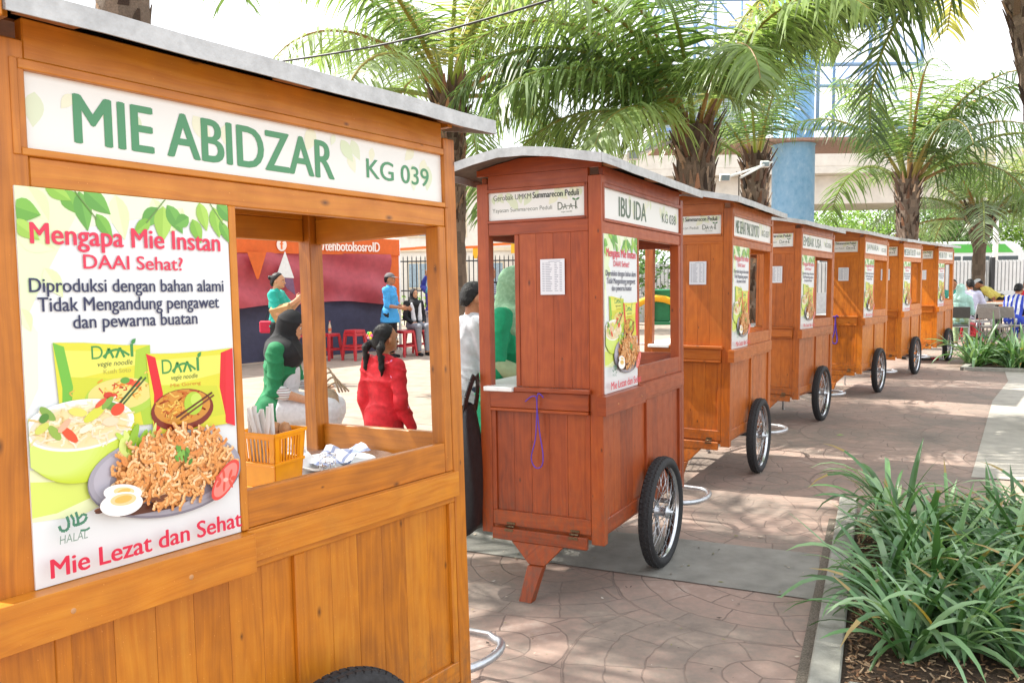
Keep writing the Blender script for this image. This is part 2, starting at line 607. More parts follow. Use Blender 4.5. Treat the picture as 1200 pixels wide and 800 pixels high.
def pq(o, a, b): return tuple((Vector((o[0], o[1], 0)) + E1 * a + E2 * b)[:2])


PO = (1.10, 3.04)                                  # kerb corner of the near bed
# stamped path: from behind the camera past the carts to the eating area
sheet('stamped_path', [(-3.2, -1.5), (4.0, -3.0), (3.0, 1.0), (3.4, 6.0), (5.66, 9.83), (6.9, 11.6), (9.5, 16.0), (9.2, 19.5), (5.3, 15.5), (1.6, 10.2), (-0.8, 7.0), (-2.2, 4.0)], 0.004, FAN)
sheet('concrete_strip', [(3.373, 6.101), (5.66, 9.83), (6.9, 11.62), (7.6, 12.9), (12.5, 11.0), (9.0, 4.0)], 0.008, STRIPC)
sheet('paving_band', [(-0.268 - 1.4, 4.465 + 0.72), (1.40, 3.776), (1.64, 4.416), (0.558 - 1.9, 4.833 + 0.86)], 0.009, BAND)
DARKJ = mat('joint_grit', hexc('6f675c'), 0.95, 0.4, 30.0, 0.006, 90)
sheet('paving_joint', [pq(PO, -3, -0.045), pq(PO, -3, 0.0), pq(PO, 2.2, 0.0), pq(PO, 2.2, -0.045)], 0.0115, DARKJ)

# ---- planting bed by the path
KERB = mat('kerb_concrete', hexc('96958c'), 0.85, 0.16, 3.0, 0.005, 40)
bed = MB()
n = 0
a = -0.18
while a < 2.1:
    L = random.choice([0.5, 0.55, 0.6])
    P = [pq(PO, a + 0.004, 0.0), pq(PO, a + L - 0.004, 0.0), pq(PO, a + L - 0.004, 0.108), pq(PO, a + 0.004, 0.108)]
    dz = random.uniform(-.004, .004)
    bed.hexa([(*p, 0.0) for p in P[::-1]] + [(*p, 0.05 + dz) for p in P[::-1]], KERB)
    a += L
b_ = 0.13
while b_ < 2.3:
    L = 0.6
    P = [pq(PO, -0.18, b_ + 0.004), pq(PO, -0.07, b_ + 0.004), pq(PO, -0.07, b_ + L - 0.004), pq(PO, -0.18, b_ + L - 0.004)]
    bed.hexa([(*p, 0.0) for p in P[::-1]] + [(*p, 0.05) for p in P[::-1]], KERB)
    P = [pq(PO, 2.1, b_ + 0.004), pq(PO, 2.22, b_ + 0.004), pq(PO, 2.22, b_ + L - 0.004), pq(PO, 2.1, b_ + L - 0.004)]
    bed.hexa([(*p, 0.0) for p in P[::-1]] + [(*p, 0.05) for p in P[::-1]], KERB)
    b_ += L
tag(bed.build('kerb', bevel=0.006), kind='structure')
SOIL = mat('bed_soil', hexc('4a3a2c'), 0.95, 0.4, 14.0, 0.02, 40)
sheet('soil', [pq(PO, -0.08, 0.1085), pq(PO, 2.12, 0.1085), pq(PO, 2.12, 2.5), pq(PO, -0.08, 2.5)], 0.022, SOIL)
MULCH = colmat('mulch_chips', 0.85)
mu = MB()
for _ in range(6400):
    a, b_ = random.uniform(-0.06, 2.1), 0.13 + 2.2 * random.random() ** 1.5
    if b_ < 0.125 + 0.0: continue
    p = pq(PO, a, b_)
    L, wd = random.uniform(.012, .04), random.uniform(.004, .012)
    R = Euler((random.gauss(0, .35), random.gauss(0, .35), random.uniform(0, 6.3))).to_matrix()
    c = Vector((*p, 0.026 + random.random() * 0.012))
    k = random.uniform(0.5, 1.25)
    col = tuple(k * v for v in hexc(random.choice(['8a6a4c', '6f4f36', 'a08263', '55402e', 'b49a7c'])))
    mu.poly([c + R @ Vector(v) for v in ((-L / 2, -wd / 2, 0), (L / 2, -wd / 2 * .6, 0), (L / 2, wd / 2 * .6, 0), (-L / 2, wd / 2, 0))], MULCH, col)
tag(mu.build('mulch'), kind='stuff')
# far bed edge
bed2 = MB()
B2 = [(7.02, 13.0), (9.6, 11.9), (11.2, 14.6), (8.6, 15.2)]
sheet('soil', B2, 0.02, SOIL)
for p, q in zip(B2, B2[1:] + B2[:1]):
    bed2.bar((*p, 0.03), (*q, 0.03), 0.1, 0.06, KERB)
tag(bed2.build('kerb', bevel=0.005), kind='structure')


# ---- strap leaved plants
def strap_mesh(seed, n=24, L0=0.34, L1=0.60, wd=0.029):
    r = random.Random(seed)
    mb = MB()
    for i in range(n):
        az = r.uniform(0, 2 * PI)
        L = r.uniform(L0, L1)
        el = r.uniform(0.55, 1.4)
        bend = r.uniform(1.1, 2.6) if r.random() < .85 else r.uniform(.2, .6)
        d = Vector((math.cos(az), math.sin(az), 0)); sdv = Vector((-math.sin(az), math.cos(az), 0))
        p = d * r.uniform(0, .045) + sdv * r.uniform(-.03, .03)
        S = 9; W = wd * r.uniform(.7, 1.25); pts = []
        yel = r.random() < 0.012
        base = hexc(r.choice(['6c9260', '5b8452', '80a070', '4f7648', '789c72', '426638', '8ca881', '3c5c34']))
        if yel: base = hexc('c9a63a')
        tw = r.uniform(-.5, .5); tipb = r.random() < .12
        for k in range(S + 1):
            t = k / S
            e = el - bend * t ** 1.4
            wk = W * (0.75 + 0.6 * t) * (1 - t ** 3.2) + .001
            nrm = d * (-math.sin(e)) + Vector((0, 0, math.cos(e)))
            s2 = sdv * math.cos(tw * t) + nrm * math.sin(tw * t)
            pts.append((p - s2 * wk / 2 + nrm * wk * .18, p.copy(), p + s2 * wk / 2 + nrm * wk * .18))
            p = p + (d * math.cos(e) + Vector((0, 0, math.sin(e)))) * (L / S)
            if p.z < 0.012: p.z = 0.012
        ids = [[mb.vert(q) for q in row] for row in pts]
        for k in range(S):
            t = k / S
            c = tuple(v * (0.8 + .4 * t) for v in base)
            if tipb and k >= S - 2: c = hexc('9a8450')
            for h in (0, 1):
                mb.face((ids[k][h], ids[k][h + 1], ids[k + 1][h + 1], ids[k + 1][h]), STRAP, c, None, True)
    return mb.mesh('strap_leaves')


SM = [strap_mesh(s) for s in range(6)]


def strap_plant(x, y, label, group, sc_=1.0):
    o = bpy.data.objects.new('strap_leaf_plant', random.choice(SM))
    C.objects.link(o)
    o.location = (x, y, 0.018); o.rotation_euler = (0, 0, random.uniform(0, 6.28))
    s = sc_ * random.uniform(.74, 1.08)
    o.scale = (s, s, s * random.uniform(.9, 1.1))
    tag(o, label, 'plant', group)


a = 0.3
while a < 2.15:
    b_ = 0.35 + random.uniform(-.05, .05)
    while b_ < 2.2:
        if not (a < 0.55 and b_ > 0.9 and random.random() < 0.5):
            strap_plant(*pq(PO, a + random.uniform(-.06, .06), b_ + random.uniform(-.06, .06)),
                        'strap-leaved green plant clump growing in the mulched bed beside the near path', 'strap-leaved clumps in the near bed')
        b_ += 0.2
    a += 0.2
# the long arching clumps at the near left corner of the bed
for _ in range(34):
    a, b_ = random.random(), random.random()
    p = Vector((*B2[0], 0)).lerp(Vector((*B2[1], 0)), a).lerp(Vector((*B2[3], 0)).lerp(Vector((*B2[2], 0)), a), .06 + b_ * .6)
    strap_plant(p.x, p.y, 'strap-leaved plant clump in the far bed beside the green gas cylinder', 'strap-leaved clumps in the far bed', 1.5)


# ------------------------------------------------------------------ palms
def palm(label, loc, height, r_low, r_top, n_fr, L, seed, lean=(0, 0), booty=1.0, el_rng=(-0.35, 1.35), drop=1.0, leaflet=0.42, nleaf=46, boots_from=0.0, group=None, pale=0.0, az0=None, skip=None, spec=None):
    rr = random.Random(seed)
    root = empty('palm_tree', loc, label=label, cat='palm tree', group=group)
    tb = MB()
    N = max(8, int(height / 0.14)); nseg = 14
    ctr = lambda t: Vector((lean[0] * t * t, lean[1] * t * t, height * t))
    prof_t = (lambda t: max(0.0, (t - boots_from) / (1 - boots_from)) ** .8) if boots_from > 0 else (lambda t: t)
    rad = lambda t: (r_low + (r_top - r_low) * prof_t(t)) * (1.0 + 0.12 * max(0, 1 - t * 6))
    rows = []
    for i in range(N + 1):
        t = i / N
        c = ctr(t); rw = []
        for j in range(nseg):
            a = 2 * PI * j / nseg
            k = rad(t) * (0.86 + .10 * rr.random() + (.05 if i % 2 else 0))
            rw.append(tb.vert(c + Vector((math.cos(a) * k, math.sin(a) * k, 0))))
        rows.append(rw)
    for i in range(N):
        for j in range(nseg):
            k = rr.uniform(.7, 1.2)
            tb.face((rows[i][j], rows[i][(j + 1) % nseg], rows[i + 1][(j + 1) % nseg], rows[i + 1][j]), PALMBARK, tuple(k * v for v in hexc('756558')), None, False)
    # old leaf bases in a spiral
    nb = int(booty * 260 * height / 3)
    for i in range(nb):
        t = boots_from + (1.0 - boots_from) * (i + .5) / nb
        a = i * 2.39996 + rr.uniform(-.2, .2)
        c = ctr(t); o = Vector((math.cos(a), math.sin(a), 0)); sd_ = Vector((-o.y, o.x, 0))
        k = rad(t)
        ln = rr.uniform(.14, .30) * (k / .28) * (1.0 if t < .85 else 1.2); wd = rr.uniform(.026, .05) * (k / .25)
        a += rr.uniform(-.25, .25)
        base = c + o * k * .84
        out = 0.08 + 0.34 * rr.random() + (.3 if t > .86 else 0)
        tip = base + o * ln * out + Vector((0, 0, ln)) + sd_ * ln * rr.uniform(-.25, .25)
        th = o * wd * .35
        kk = rr.choice([.35, .6, .9, 1.1, 1.5]) * rr.uniform(.8, 1.2)
        col = tuple(kk * v for v in hexc(rr.choice(['6e5a4a', '8a6f58', '4a3a30', '9a8470', '5c463a', '7d5a44'])))
        tb.hexa([base - sd_ * wd - th, base + sd_ * wd - th, base + sd_ * wd + th, base - sd_ * wd + th,
                 tip - sd_ * wd * .22 - th * .3, tip + sd_ * wd * .30 - th * .3, tip + sd_ * wd * .30 + th * .2, tip - sd_ * wd * .18 + th * .2], PALMBARK, col)
    tb.build('trunk', root)
    cb = MB()
    top = ctr(1.0)
    for i in range(n_fr):
        u = (i + .5) / n_fr
        az = i * 2.39996 + rr.uniform(-.25, .25) if az0 is None else az0[i % len(az0)] + rr.uniform(-.15, .15)
        el = el_rng[1] + (el_rng[0] - el_rng[1]) * u + rr.uniform(-.12, .12)
        if skip and skip(az, el): continue
        l_ = L * rr.uniform(.8, 1.1) * (0.75 if u < .12 else 1)
        dr = drop * (0.9 + .5 * u)
        if spec: az, el, l_, dr = math.radians(spec[i][0]), spec[i][1], spec[i][2], spec[i][3]
        frond(cb, top + Vector((math.cos(az), math.sin(az), 0)) * r_top * .45 + Vector((0, 0, .05 - .2 * u)), az, el, l_, dr, leaflet, nleaf, rr, pale, 0.03 if u < .8 else 0.10)
    cb.build('crown', root)
    return root


def frond(mb, p, az, el, L, drop, leaflet, nleaf, rr, pale=0.0, dry=0.05):
    d = Vector((math.cos(az), math.sin(az), 0)); sd_ = Vector((-d.y, d.x, 0))
    S = 16; pts = []; dirs = []
    e = el
    q = p.copy()
    for k in range(S + 1):
        t = k / S
        pts.append(q.copy())
        e = el - drop * 1.35 * t ** 1.5
        dv = d * math.cos(e) + Vector((0, 0, math.sin(e)))
        dirs.append(dv)
        q = q + dv * (L / S)
    rs = [0.030 * (1 - .9 * (k / S)) * (L / 2.4) + .002 for k in range(S + 1)]
    stem = tuple(v for v in hexc(rr.choice(['8f9a4e', '9c8f4a', 'a98a5a'])))
    mb.tube(pts, rs, LEAF, n=5, caps=False, col=stem)
    basec = [hexc(h) for h in ('587040', '667f4c', '7a9058', '4a6038', '8a9e66')]
    bc = rr.choice(basec)
    if rr.random() < dry: bc = hexc('9a9656')
    tws = rr.uniform(-.3, .3)
    for k in range(nleaf):
        t = 0.16 + 0.84 * (k + .5) / nleaf
        i = min(S - 1, int(t * S)); f = t * S - i
        c = pts[i].lerp(pts[i + 1], f); dv = dirs[i]
        nrm = sd_.cross(dv).normalized()
        if nrm.z < 0: nrm = -nrm
        ll = leaflet * (0.55 + 1.0 * math.sin(PI * min(1, (t * .86 + .12)))) * rr.uniform(.8, 1.1)
        wl = 0.0195 * (leaflet / .42) * rr.uniform(.75, 1.2) + .002
        for sg in (-1, 1):
            rise = rr.uniform(-.25, .55)
            v = (sd_ * sg * math.cos(tws) + dv * rr.uniform(.35, .7) + nrm * rise).normalized()
            wv = (dv - v * dv.dot(v)).normalized()
            g = rr.uniform(.5, 1.25)
            kk = rr.uniform(.7, 1.3)
            col = tuple(min(1, kk * (x * (1 - pale) + .55 * pale)) for x in bc)
            P = c.copy(); row = [mb.vert(P - wv * wl * .5), mb.vert(P + wv * wl * .5)]
            for s_ in (1, 2, 3):
                v = (v + Vector((0, 0, -1)) * g * .45).normalized()
                P = P + v * (ll / 3)
                wk = wl * (1.15, .85, .12)[s_ - 1]
                nr = [mb.vert(P - wv * wk * .5), mb.vert(P + wv * wk * .5)]
                mb.face((row[0], row[1], nr[1], nr[0]), LEAF, col, None, False)
                row = nr


# tall palm rising behind the near cart: only its trunk shows over the roof
palm('tall palm whose bare trunk rises above the near roof at top left', (-2.25, 5.05, 0), 5.1, .17, .15, 24, 3.3, 11, booty=.5, drop=1.0, leaflet=.55, nleaf=56, el_rng=(.1, 1.4))
palm('slender palm with upright brown frond stems between the first two carts', (-0.70, 11.0, 0), 3.95, .14, .23, 20, 3.0, 12, lean=(-.08, 0), el_rng=(.1, 1.45), drop=1.05, booty=.9, leaflet=.48, nleaf=68, boots_from=.55)
SPEC3 = [(180, .80, 3.0, 1.5), (166, 1.0, 3.0, 1.3), (196, .62, 2.7, 1.4), (150, .75, 2.8, 1.3), (206, 1.05, 2.8, 1.3), (172, .38, 2.2, 1.2),
         (278, .95, 1.9, 1.75), (305, 1.1, 2.4, 1.5), (245, 1.1, 2.4, 1.4), (0, 1.15, 3.0, 1.3), (16, 1.15, 3.1, 1.2), (340, 1.18, 2.8, 1.45),
         (28, 1.12, 2.7, 1.25), (355, 1.25, 2.8, 1.2), (122, 1.0, 2.8, 1.2), (10, 1.42, 2.5, 1.0), (190, 1.4, 2.5, 1.0), (222, .5, 1.7, 1.3)]
palm('thick shaggy palm with drooping fronds behind the second and third carts', (1.96, 9.0, 0), 3.08, .19, .215, len(SPEC3), 2.9, 13, booty=1.3, leaflet=.54, nleaf=84, spec=SPEC3)
palm('shaggy palm just left of the blue column, partly behind it', (3.75, 13.0, 0), 3.35, .21, .21, 12, 2.4, 14, skip=lambda a, e: math.cos(a) > 0 and e < 1.1, el_rng=(.4, 1.45), drop=.9, booty=1.2, leaflet=.46, nleaf=48)
palm('palm with upright arching fronds right of the blue column', (7.97, 17.0, 0), 3.4, .20, .23, 22, 3.5, 15, el_rng=(.55, 1.5), skip=lambda a, e: math.cos(a) < -.35 and e < 1.05, drop=1.15, booty=1.2, leaflet=.6, nleaf=50)
palm('smaller palm with a narrow trunk and swollen top standing among the dining tables', (12.2, 22.0, 0), 3.05, .165, .38, 24, 3.2, 16, el_rng=(.15, 1.45), drop=.95, booty=.6, boots_from=.72, leaflet=.6, nleaf=44, pale=.12)
palm('leaning palm with dead leaf stubs at the right edge', (5.35, 8.0, 0), 4.9, .26, .24, 20, 2.9, 17, lean=(-.72, 0), el_rng=(-.1, 1.3), booty=1.3, leaflet=.5, nleaf=54)

# ------------------------------------------------------------------ far background
def leaf_cloud(mb, rr, c, R, n, size, cols, M=TREELEAF):
    for _ in range(n):
        while True:
            v = Vector((rr.uniform(-1, 1), rr.uniform(-1, 1), rr.uniform(-1, 1)))
            if .35 < v.length < 1: break
        p = c + Vector((v.x * R[0], v.y * R[1], v.z * R[2]))
        s = size * rr.uniform(.5, 1.3)
        q = Euler((rr.uniform(-1.0, 1.0), rr.uniform(-1.0, 1.0), rr.uniform(0, 6.3))).to_matrix()
        k = rr.uniform(.65, 1.3)
        col = tuple(k * x for x in rr.choice(cols))
        mb.poly([p + q @ Vector(t) * s for t in ((-.5, 0, 0), (0, -.3, .08), (.55, 0, 0), (0, .3, .08))], M, col)


def broad_tree(seed, h, w, cols):
    rr = random.Random(seed)
    tr = MB(); cr_ = MB()
    tr.tube([(0, 0, 0), (.05 * h * .2, 0, h * .25), (0, .03 * h, h * .5), (.02 * h, 0, h * .8)], [.035 * h, .028 * h, .02 * h, .008 * h], BARK, n=9)
    lobes = 15
    for i in range(lobes):
        a = i * 2.4; u = (i + .5) / lobes
        c = Vector((math.cos(a) * w * .36 * rr.uniform(.3, 1.1), math.sin(a) * w * .36 * rr.uniform(.3, 1.1), h * (.3 + .6 * u) + rr.uniform(-.05, .05) * h))
        tr.tube([(0, 0, h * (.25 + .3 * u)), tuple(c * .6 + Vector((0, 0, h * .16))), tuple(c)], [.013 * h, .008 * h, .003 * h], BARK, n=6)
        rsz = w * rr.uniform(.13, .24)
        leaf_cloud(cr_, rr, c, (rsz * 1.2, rsz * 1.2, rsz * .85), 230, .085 * w / 2.2, [cols[0], cols[1]] if rr.random() < .5 else [cols[1], cols[2]])
    return tr.mesh('trunk'), cr_.mesh('crown')


GC = [[hexc('4c6b34'), hexc('6a8a48'), hexc('87a45c')], [hexc('5a7a3a'), hexc('7c9a4e'), hexc('9ab468')], [hexc('43623a'), hexc('5d7f4c'), hexc('7a9a66')]]
TMESH = [broad_tree(30 + i, 7.0, 7.5, GC[i]) for i in range(3)]


def tree(x, y, s, k, label, group):
    r = empty('broadleaf_tree', (x, y, 0), (0, 0, random.uniform(0, 6)), label, 'tree', group)
    for nm, me in zip(('trunk', 'crown'), TMESH[k]):
        o = bpy.data.objects.new(nm, me); C.objects.link(o); o.parent = r
    r.scale = (s, s, s)


ft = [(16.5, 66, .95, 2), (20.5, 70, 1.0, 2), (24.5, 64, .92, 0), (28.5, 68, 1.05, 1), (32, 62, .95, 2), (36.0, 66, 1.12, 0), (40.5, 63, 1.1, 1), (44.5, 67, 1.15, 0), (48.5, 62, 1.1, 2), (30.5, 75, 1.1, 0), (39, 76, 1.2, 2), (22.5, 78, 1.05, 1)]
for x, y, s, k in ft:
    tree(x, y, s, k, 'leafy green tree in the row under the flyover', 'trees beyond the flyover')
tree(2.9, 24.0, .5, 2, 'dark green tree in front of the white hoarding behind the second cart', None)
tree(29.5, 46, .42, 1, 'bright yellow-green bush beside the parked bus', None)

# flyover
fl = empty('flyover', (25, 55, 0), label='pale concrete flyover beam crossing behind the palms and blue column', cat='flyover')
FLY = mat('flyover_concrete', hexc('cdc8be'), 0.85, 0.07, .35, 0.01, 3)
mb = MB()
mb.M = Matrix.Translation((-25, -55, 0))
P0, P1 = Vector((-5, 56.5, 0)), Vector((75, 51.5, 0))
dv = (P1 - P0); L = dv.length; dvn = dv.normalized(); nv = Vector((-dvn.y, dvn.x, 0))
for i in range(8):
    a, b_ = P0 + dvn * (L * i / 8 + .04), P0 + dvn * (L * (i + 1) / 8 - .04)
    for z0, z1, o0, o1 in ((6.15, 8.0, 0.6, 6.5), (8.0, 8.45, -.5, 7.6), (8.45, 9.5, -.5, -.2)):
        mb.hexa([a + nv * o0 + Vector((0, 0, z0)), b_ + nv * o0 + Vector((0, 0, z0)), b_ + nv * o1 + Vector((0, 0, z0)), a + nv * o1 + Vector((0, 0, z0)),
                 a + nv * o0 + Vector((0, 0, z1)), b_ + nv * o0 + Vector((0, 0, z1)), b_ + nv * o1 + Vector((0, 0, z1)), a + nv * o1 + Vector((0, 0, z1))], FLY)
mb.build('deck', fl, bevel=.03)
for t in (.06, .93):
    mb = MB(); mb.M = Matrix.Translation((-25, -55, 0))
    c = P0 + dvn * L * t + nv * 3.3
    mb.box(c.x - .9, c.x + .9, c.y - .9, c.y + .9, 0, 6.14, FLY)
    mb.build('pier', fl, bevel=.08)

# blue column with billboard frame
BLUE = None
m, nt, b = newmat('weathered_blue_paint')
t = tex(nt, 'Noise', 'Object', (1.6, 1.6, 1.1), Detail=5.0, Roughness=.7)
r = ramp(nt, t.outputs['Fac'], [(.28, hexc('5f94c0')), (.42, hexc('78a9d0')), (.58, hexc('86b2d6')), (.75, hexc('a0c4de'))])
nt.links.new(r.outputs[0], b.inputs['Base Color']); b.inputs['Roughness'].default_value = .5
BLUE = m
BLUEF = mat('pale_blue_steel', hexc('7f9fc4'), .5, .12, 6.0)
BBW = mat('billboard_back', hexc('c9cdd0'), .6, .08, 1.5)
bb = empty('billboard', (7.32, 22, 0), label='billboard with pale blue truss on a thick blue column', cat='billboard')
mb = MB(); mb.lathe([(.53, 0), (.53, 4.83), (.55, 4.84), (.55, 4.87), (.5, 4.88), (.5, 9.5)], BLUE, 40)
mb.build('column', bb)
mb = MB()
x0, x1, y0, y1 = -3.5, 2.9, -.75, 1.6
for zz in (5.15, 6.7, 8.3, 9.8):
    for y in (y0, y1):
        mb.tube([(x0, y, zz), (x1, y, zz)], .05, BLUEF, 8)
    for x in np.linspace(x0, x1, 6):
        mb.tube([(x, y0, zz), (x, y1, zz)], .035, BLUEF, 6)
for x in np.linspace(x0, x1, 6):
    for y in (y0, y1): mb.tube([(x, y, 5.1), (x, y, 9.8)], .045, BLUEF, 6)
xs = list(np.linspace(x0, x1, 6))
for za, zb in ((5.15, 6.7), (6.7, 8.3), (8.3, 9.8)):
    for i in range(5):
        a, b_ = (xs[i], xs[i + 1]) if i % 2 else (xs[i + 1], xs[i])
        mb.tube([(a, y0, za), (b_, y0, zb)], .025, BLUEF, 6)
        mb.tube([(b_, y1, za), (a, y1, zb)], .025, BLUEF, 6)
mb.build('truss', bb)
mb = MB(); mb.box(x0 - .1, -.85, y1 + .06, y1 + .2, 4.95, 6.95, BBW)
mb.box(x0 - .1, x0 - .02, y0 + .3, y1 + .05, 5.2, 7.0, BBW)
mb.build('panel', bb)
mb = MB(); mb.box(x0, x1, y0, y1, 4.86, 4.93, mat('rust_primer', hexc('9a7a6c'), .8, .2, 3.0)); mb.build('walkway', bb)

# hoarding of white panels along the back
HW = mat('white_hoarding_sheet', hexc('d4d6d6'), .5, .06, 1.0)
HP = mat('hoarding_shadow_groove', hexc('a9adb0'), .6, .05, 1.0)
hd = empty('hoarding', (15, 27, 0), label='white ribbed hoarding with coloured lower boards and dark posts behind the diners', cat='hoarding')
mb = MB()
for i in range(220):
    x = -13.2 + i * .12
    mb.box(x, x + .085, .0, .05, .95, 1.93, HW); mb.box(x + .085, x + .12, .03, .05, .95, 1.93, HP)
mb.build('sheet', hd)
mb = MB()
colz = ['cfd1d0', 'c6cacc', 'd3d2cc', 'cfd1d0', 'c8cdd0', 'd6d4d0', 'c9ccd0']
colr = ['d9803f', '6fa4c8', 'e0a040', '7fae5a', 'c8cdd0', 'd98a70', '5d8fb8']
for i in range(22):
    x = -13.2 + i * 1.2
    cz = (colr if i > 9 else colz)[i % 7]
    mb.box(x, x + 1.19, 0, .05, 0.05, .94, mat('low_board_%s' % cz, hexc(cz), .6, .1, 2.0))
mb.build('lower_board', hd)
for i in range(12):
    mb = MB(); mb.box(-13.2 + i * 2.2 + .3, -13.2 + i * 2.2 + .42, -.14, -.02, 0, 2.02, DARKMET); mb.build('post', hd)

# iron fence on the left
fe = empty('iron_fence', (-4, 26, 0), label='tall black iron picket fence behind the plaza at left', cat='fence')
for i in range(7):
    mb = MB()
    xa = -9 + i * 2.3
    if xa + 2.3 > 5.9: break
    for k in range(17):
        x = xa + .07 + k * .135
        mb.tube([(x, 0, .1), (x, 0, 2.18), (x, 0, 2.25)], [.017, .017, .002], DARKMET, 6)
    for z in (.25, 1.15, 2.05): mb.box(xa, xa + 2.3, -.02, .02, z, z + .04, DARKMET)
    mb.build('picket_panel', fe)
    mb = MB(); mb.box(xa - .04, xa + .04, -.05, .05, 0, 2.35, DARKMET); mb.build('post', fe)
BUSH = MB(); rr = random.Random(5)
for i in range(34):
    leaf_cloud(BUSH, rr, Vector((-10 + i * .42, 27.2 + rr.uniform(-.2, .2), .45 + rr.uniform(-.1, .25))), (.5, .4, .5), 80, .13, GC[1])
tag(BUSH.build('hedge'), 'low green hedge behind the black iron fence', 'hedge')

# white building beyond the fence
bw = empty('building', (-4, 48, 0), label='bright white building with window rows beyond the iron fence', cat='building')
WALLW = mat('white_render', hexc('d8d4ca'), .8, .06, .6)
WALLC = mat('cream_render', hexc('d2c3a8'), .8, .06, .6)
GLASS = mat('window_glass', hexc('8fa3ae'), .15, .15, 2.0)
mb = MB(); mb.box(-9, 4.5, 0, 10, 0, 6.4, WALLW); mb.box(4.52, 9.5, -1, 9, 0, 5.2, WALLC); mb.box(-9.2, 4.7, -.3, 10.2, 6.4, 6.75, WALLC)
mb.box(-9.0, 4.5, -.12, -.003, 3.1, 3.3, WALLC)
mb.build('wall', bw)
for z in (1.0, 3.9):
    for i in range(6):
        x = -8.2 + i * 2.1
        mb = MB(); mb.box(x, x + 1.3, -.07, .06, z, z + 1.5, WALLC); f = mb.build('window', bw)
        mb = MB(); mb.box(x + .08, x + .62, -.08, .0, z + .08, z + 1.42, GLASS); mb.box(x + .68, x + 1.22, -.08, .0, z + .08, z + 1.42, GLASS); mb.build('pane', f)
# banner in front
bn = MB()
YB = mat('banner_yellow', hexc('f0b428'), .7, .06, 1.0); OB = mat('banner_orange', hexc('e8742c'), .7, .06, 1.0)
for i in range(13):
    x = -4.2 + i * .6
    y = 26.5
    z = 2.02 + .035 * i + .05 * math.sin(i)
    bn.hexa([(x, y, z), (x + .6, y, z + .03), (x + .6, y + .02, z + .03), (x, y + .02, z), (x, y, z + .32), (x + .6, y, z + .35), (x + .6, y + .02, z + .35), (x, y + .02, z + .32)], YB if i % 4 else OB) if i > 3 and i % 2 else None
    bn.hexa([(x, y - .01, z + .32), (x + .6, y - .01, z + .35), (x + .6, y + .02, z + .35), (x, y + .02, z + .32), (x, y - .01, z + .40), (x + .6, y - .01, z + .43), (x + .6, y + .02, z + .43), (x, y + .02, z + .40)], OB)
bno = bn.build('banner')
tag(bno, 'long yellow and orange banner hung along the iron fence', 'banner')

# bus
bs = empty('bus', (20.0, 38, 0), label='white bus with a green upper band parked beyond the hoarding', cat='bus')
BUSW = mat('bus_white', hexc('d2d6d6'), .3, .04, 1.0); BUSG = mat('bus_green', hexc('4aa83c'), .3, .05, 1.0); BUSGL = mat('bus_glass', hexc('3a4648'), .1, .1, 1.0)
prof = [(-8, .45), (2.0, .45), (2.55, .7), (2.6, 1.5), (2.45, 2.3), (2.2, 2.72), (1.8, 2.9), (-8, 2.9)]
mb = MB(); n = len(prof)
fr = [mb.vert((x, -1.2, z)) for x, z in prof]; bk = [mb.vert((x, 1.2, z)) for x, z in prof]
mb.face(fr, BUSW); mb.face(bk[::-1], BUSW)
for i in range(n): mb.face((fr[(i + 1) % n], fr[i], bk[i], bk[(i + 1) % n]), BUSW)
mb.build('body', bs, bevel=.05)
mb = MB(); mb.box(-7.9, 1.0, -1.225, -1.203, 2.42, 2.78, BUSG); mb.hexa([(1.0, -1.225, 2.42), (1.9, -1.225, 2.42), (1.9, -1.203, 2.42), (1.0, -1.203, 2.42), (1.0, -1.225, 2.78), (1.5, -1.225, 2.78), (1.5, -1.203, 2.78), (1.0, -1.203, 2.78)], BUSG); mb.build('green_band', bs)
for i in range(8):
    mb = MB(); x = -7.8 + i * 1.25; mb.box(x, x + 1.15, -1.222, -1.203, 1.45, 2.26, BUSGL); mb.build('window', bs)
mb = MB(); mb.box(-7, -2, -.8, .8, 2.905, 3.1, BUSW); mb.build('roof_unit', bs, bevel=.05)
for x in (-5.5, 1.0):
    mb = MB(); mb.lathe([(.2, -1.23), (.47, -1.23), (.5, -1.15), (.5, -.95), (.2, -.95)], RUBBER, 20, (x, 0, .5), 'Y'); mb.build('wheel', bs)

# lamp post
lp = empty('lamp_post', (18.35, 32, 0), label='slender white lamp post rising past the flyover at right', cat='lamp post')
mb = MB(); mb.tube([(0, 0, 0), (0, 0, 7.2)], [.11, .07], WHITEP, 12); mb.build('pole', lp)
mb = MB(); mb.tube([(0, 0, 7.1), (-.3, -.2, 7.35), (-1.0, -.5, 7.4)], .04, WHITEP, 8); mb.build('arm', lp)
mb = MB(); mb.box(-1.5, -.95, -.65, -.38, 7.34, 7.46, WHITEP); mb.build('lamp_head', lp, bevel=.03)

# overhead cable
cb = MB()
a, b_ = at(330, 72, 9.0), at(690, -14, 7.2)
cb.tube([tuple(a.lerp(b_, t) + Vector((0, 0, -.25 * math.sin(PI * t) * .3))) for t in np.linspace(-1.2, 2.2, 60)], .011, DARKMET, 6)
tag(cb.build('overhead_cable'), 'black cable slung across the sky above the near cart', 'cable')
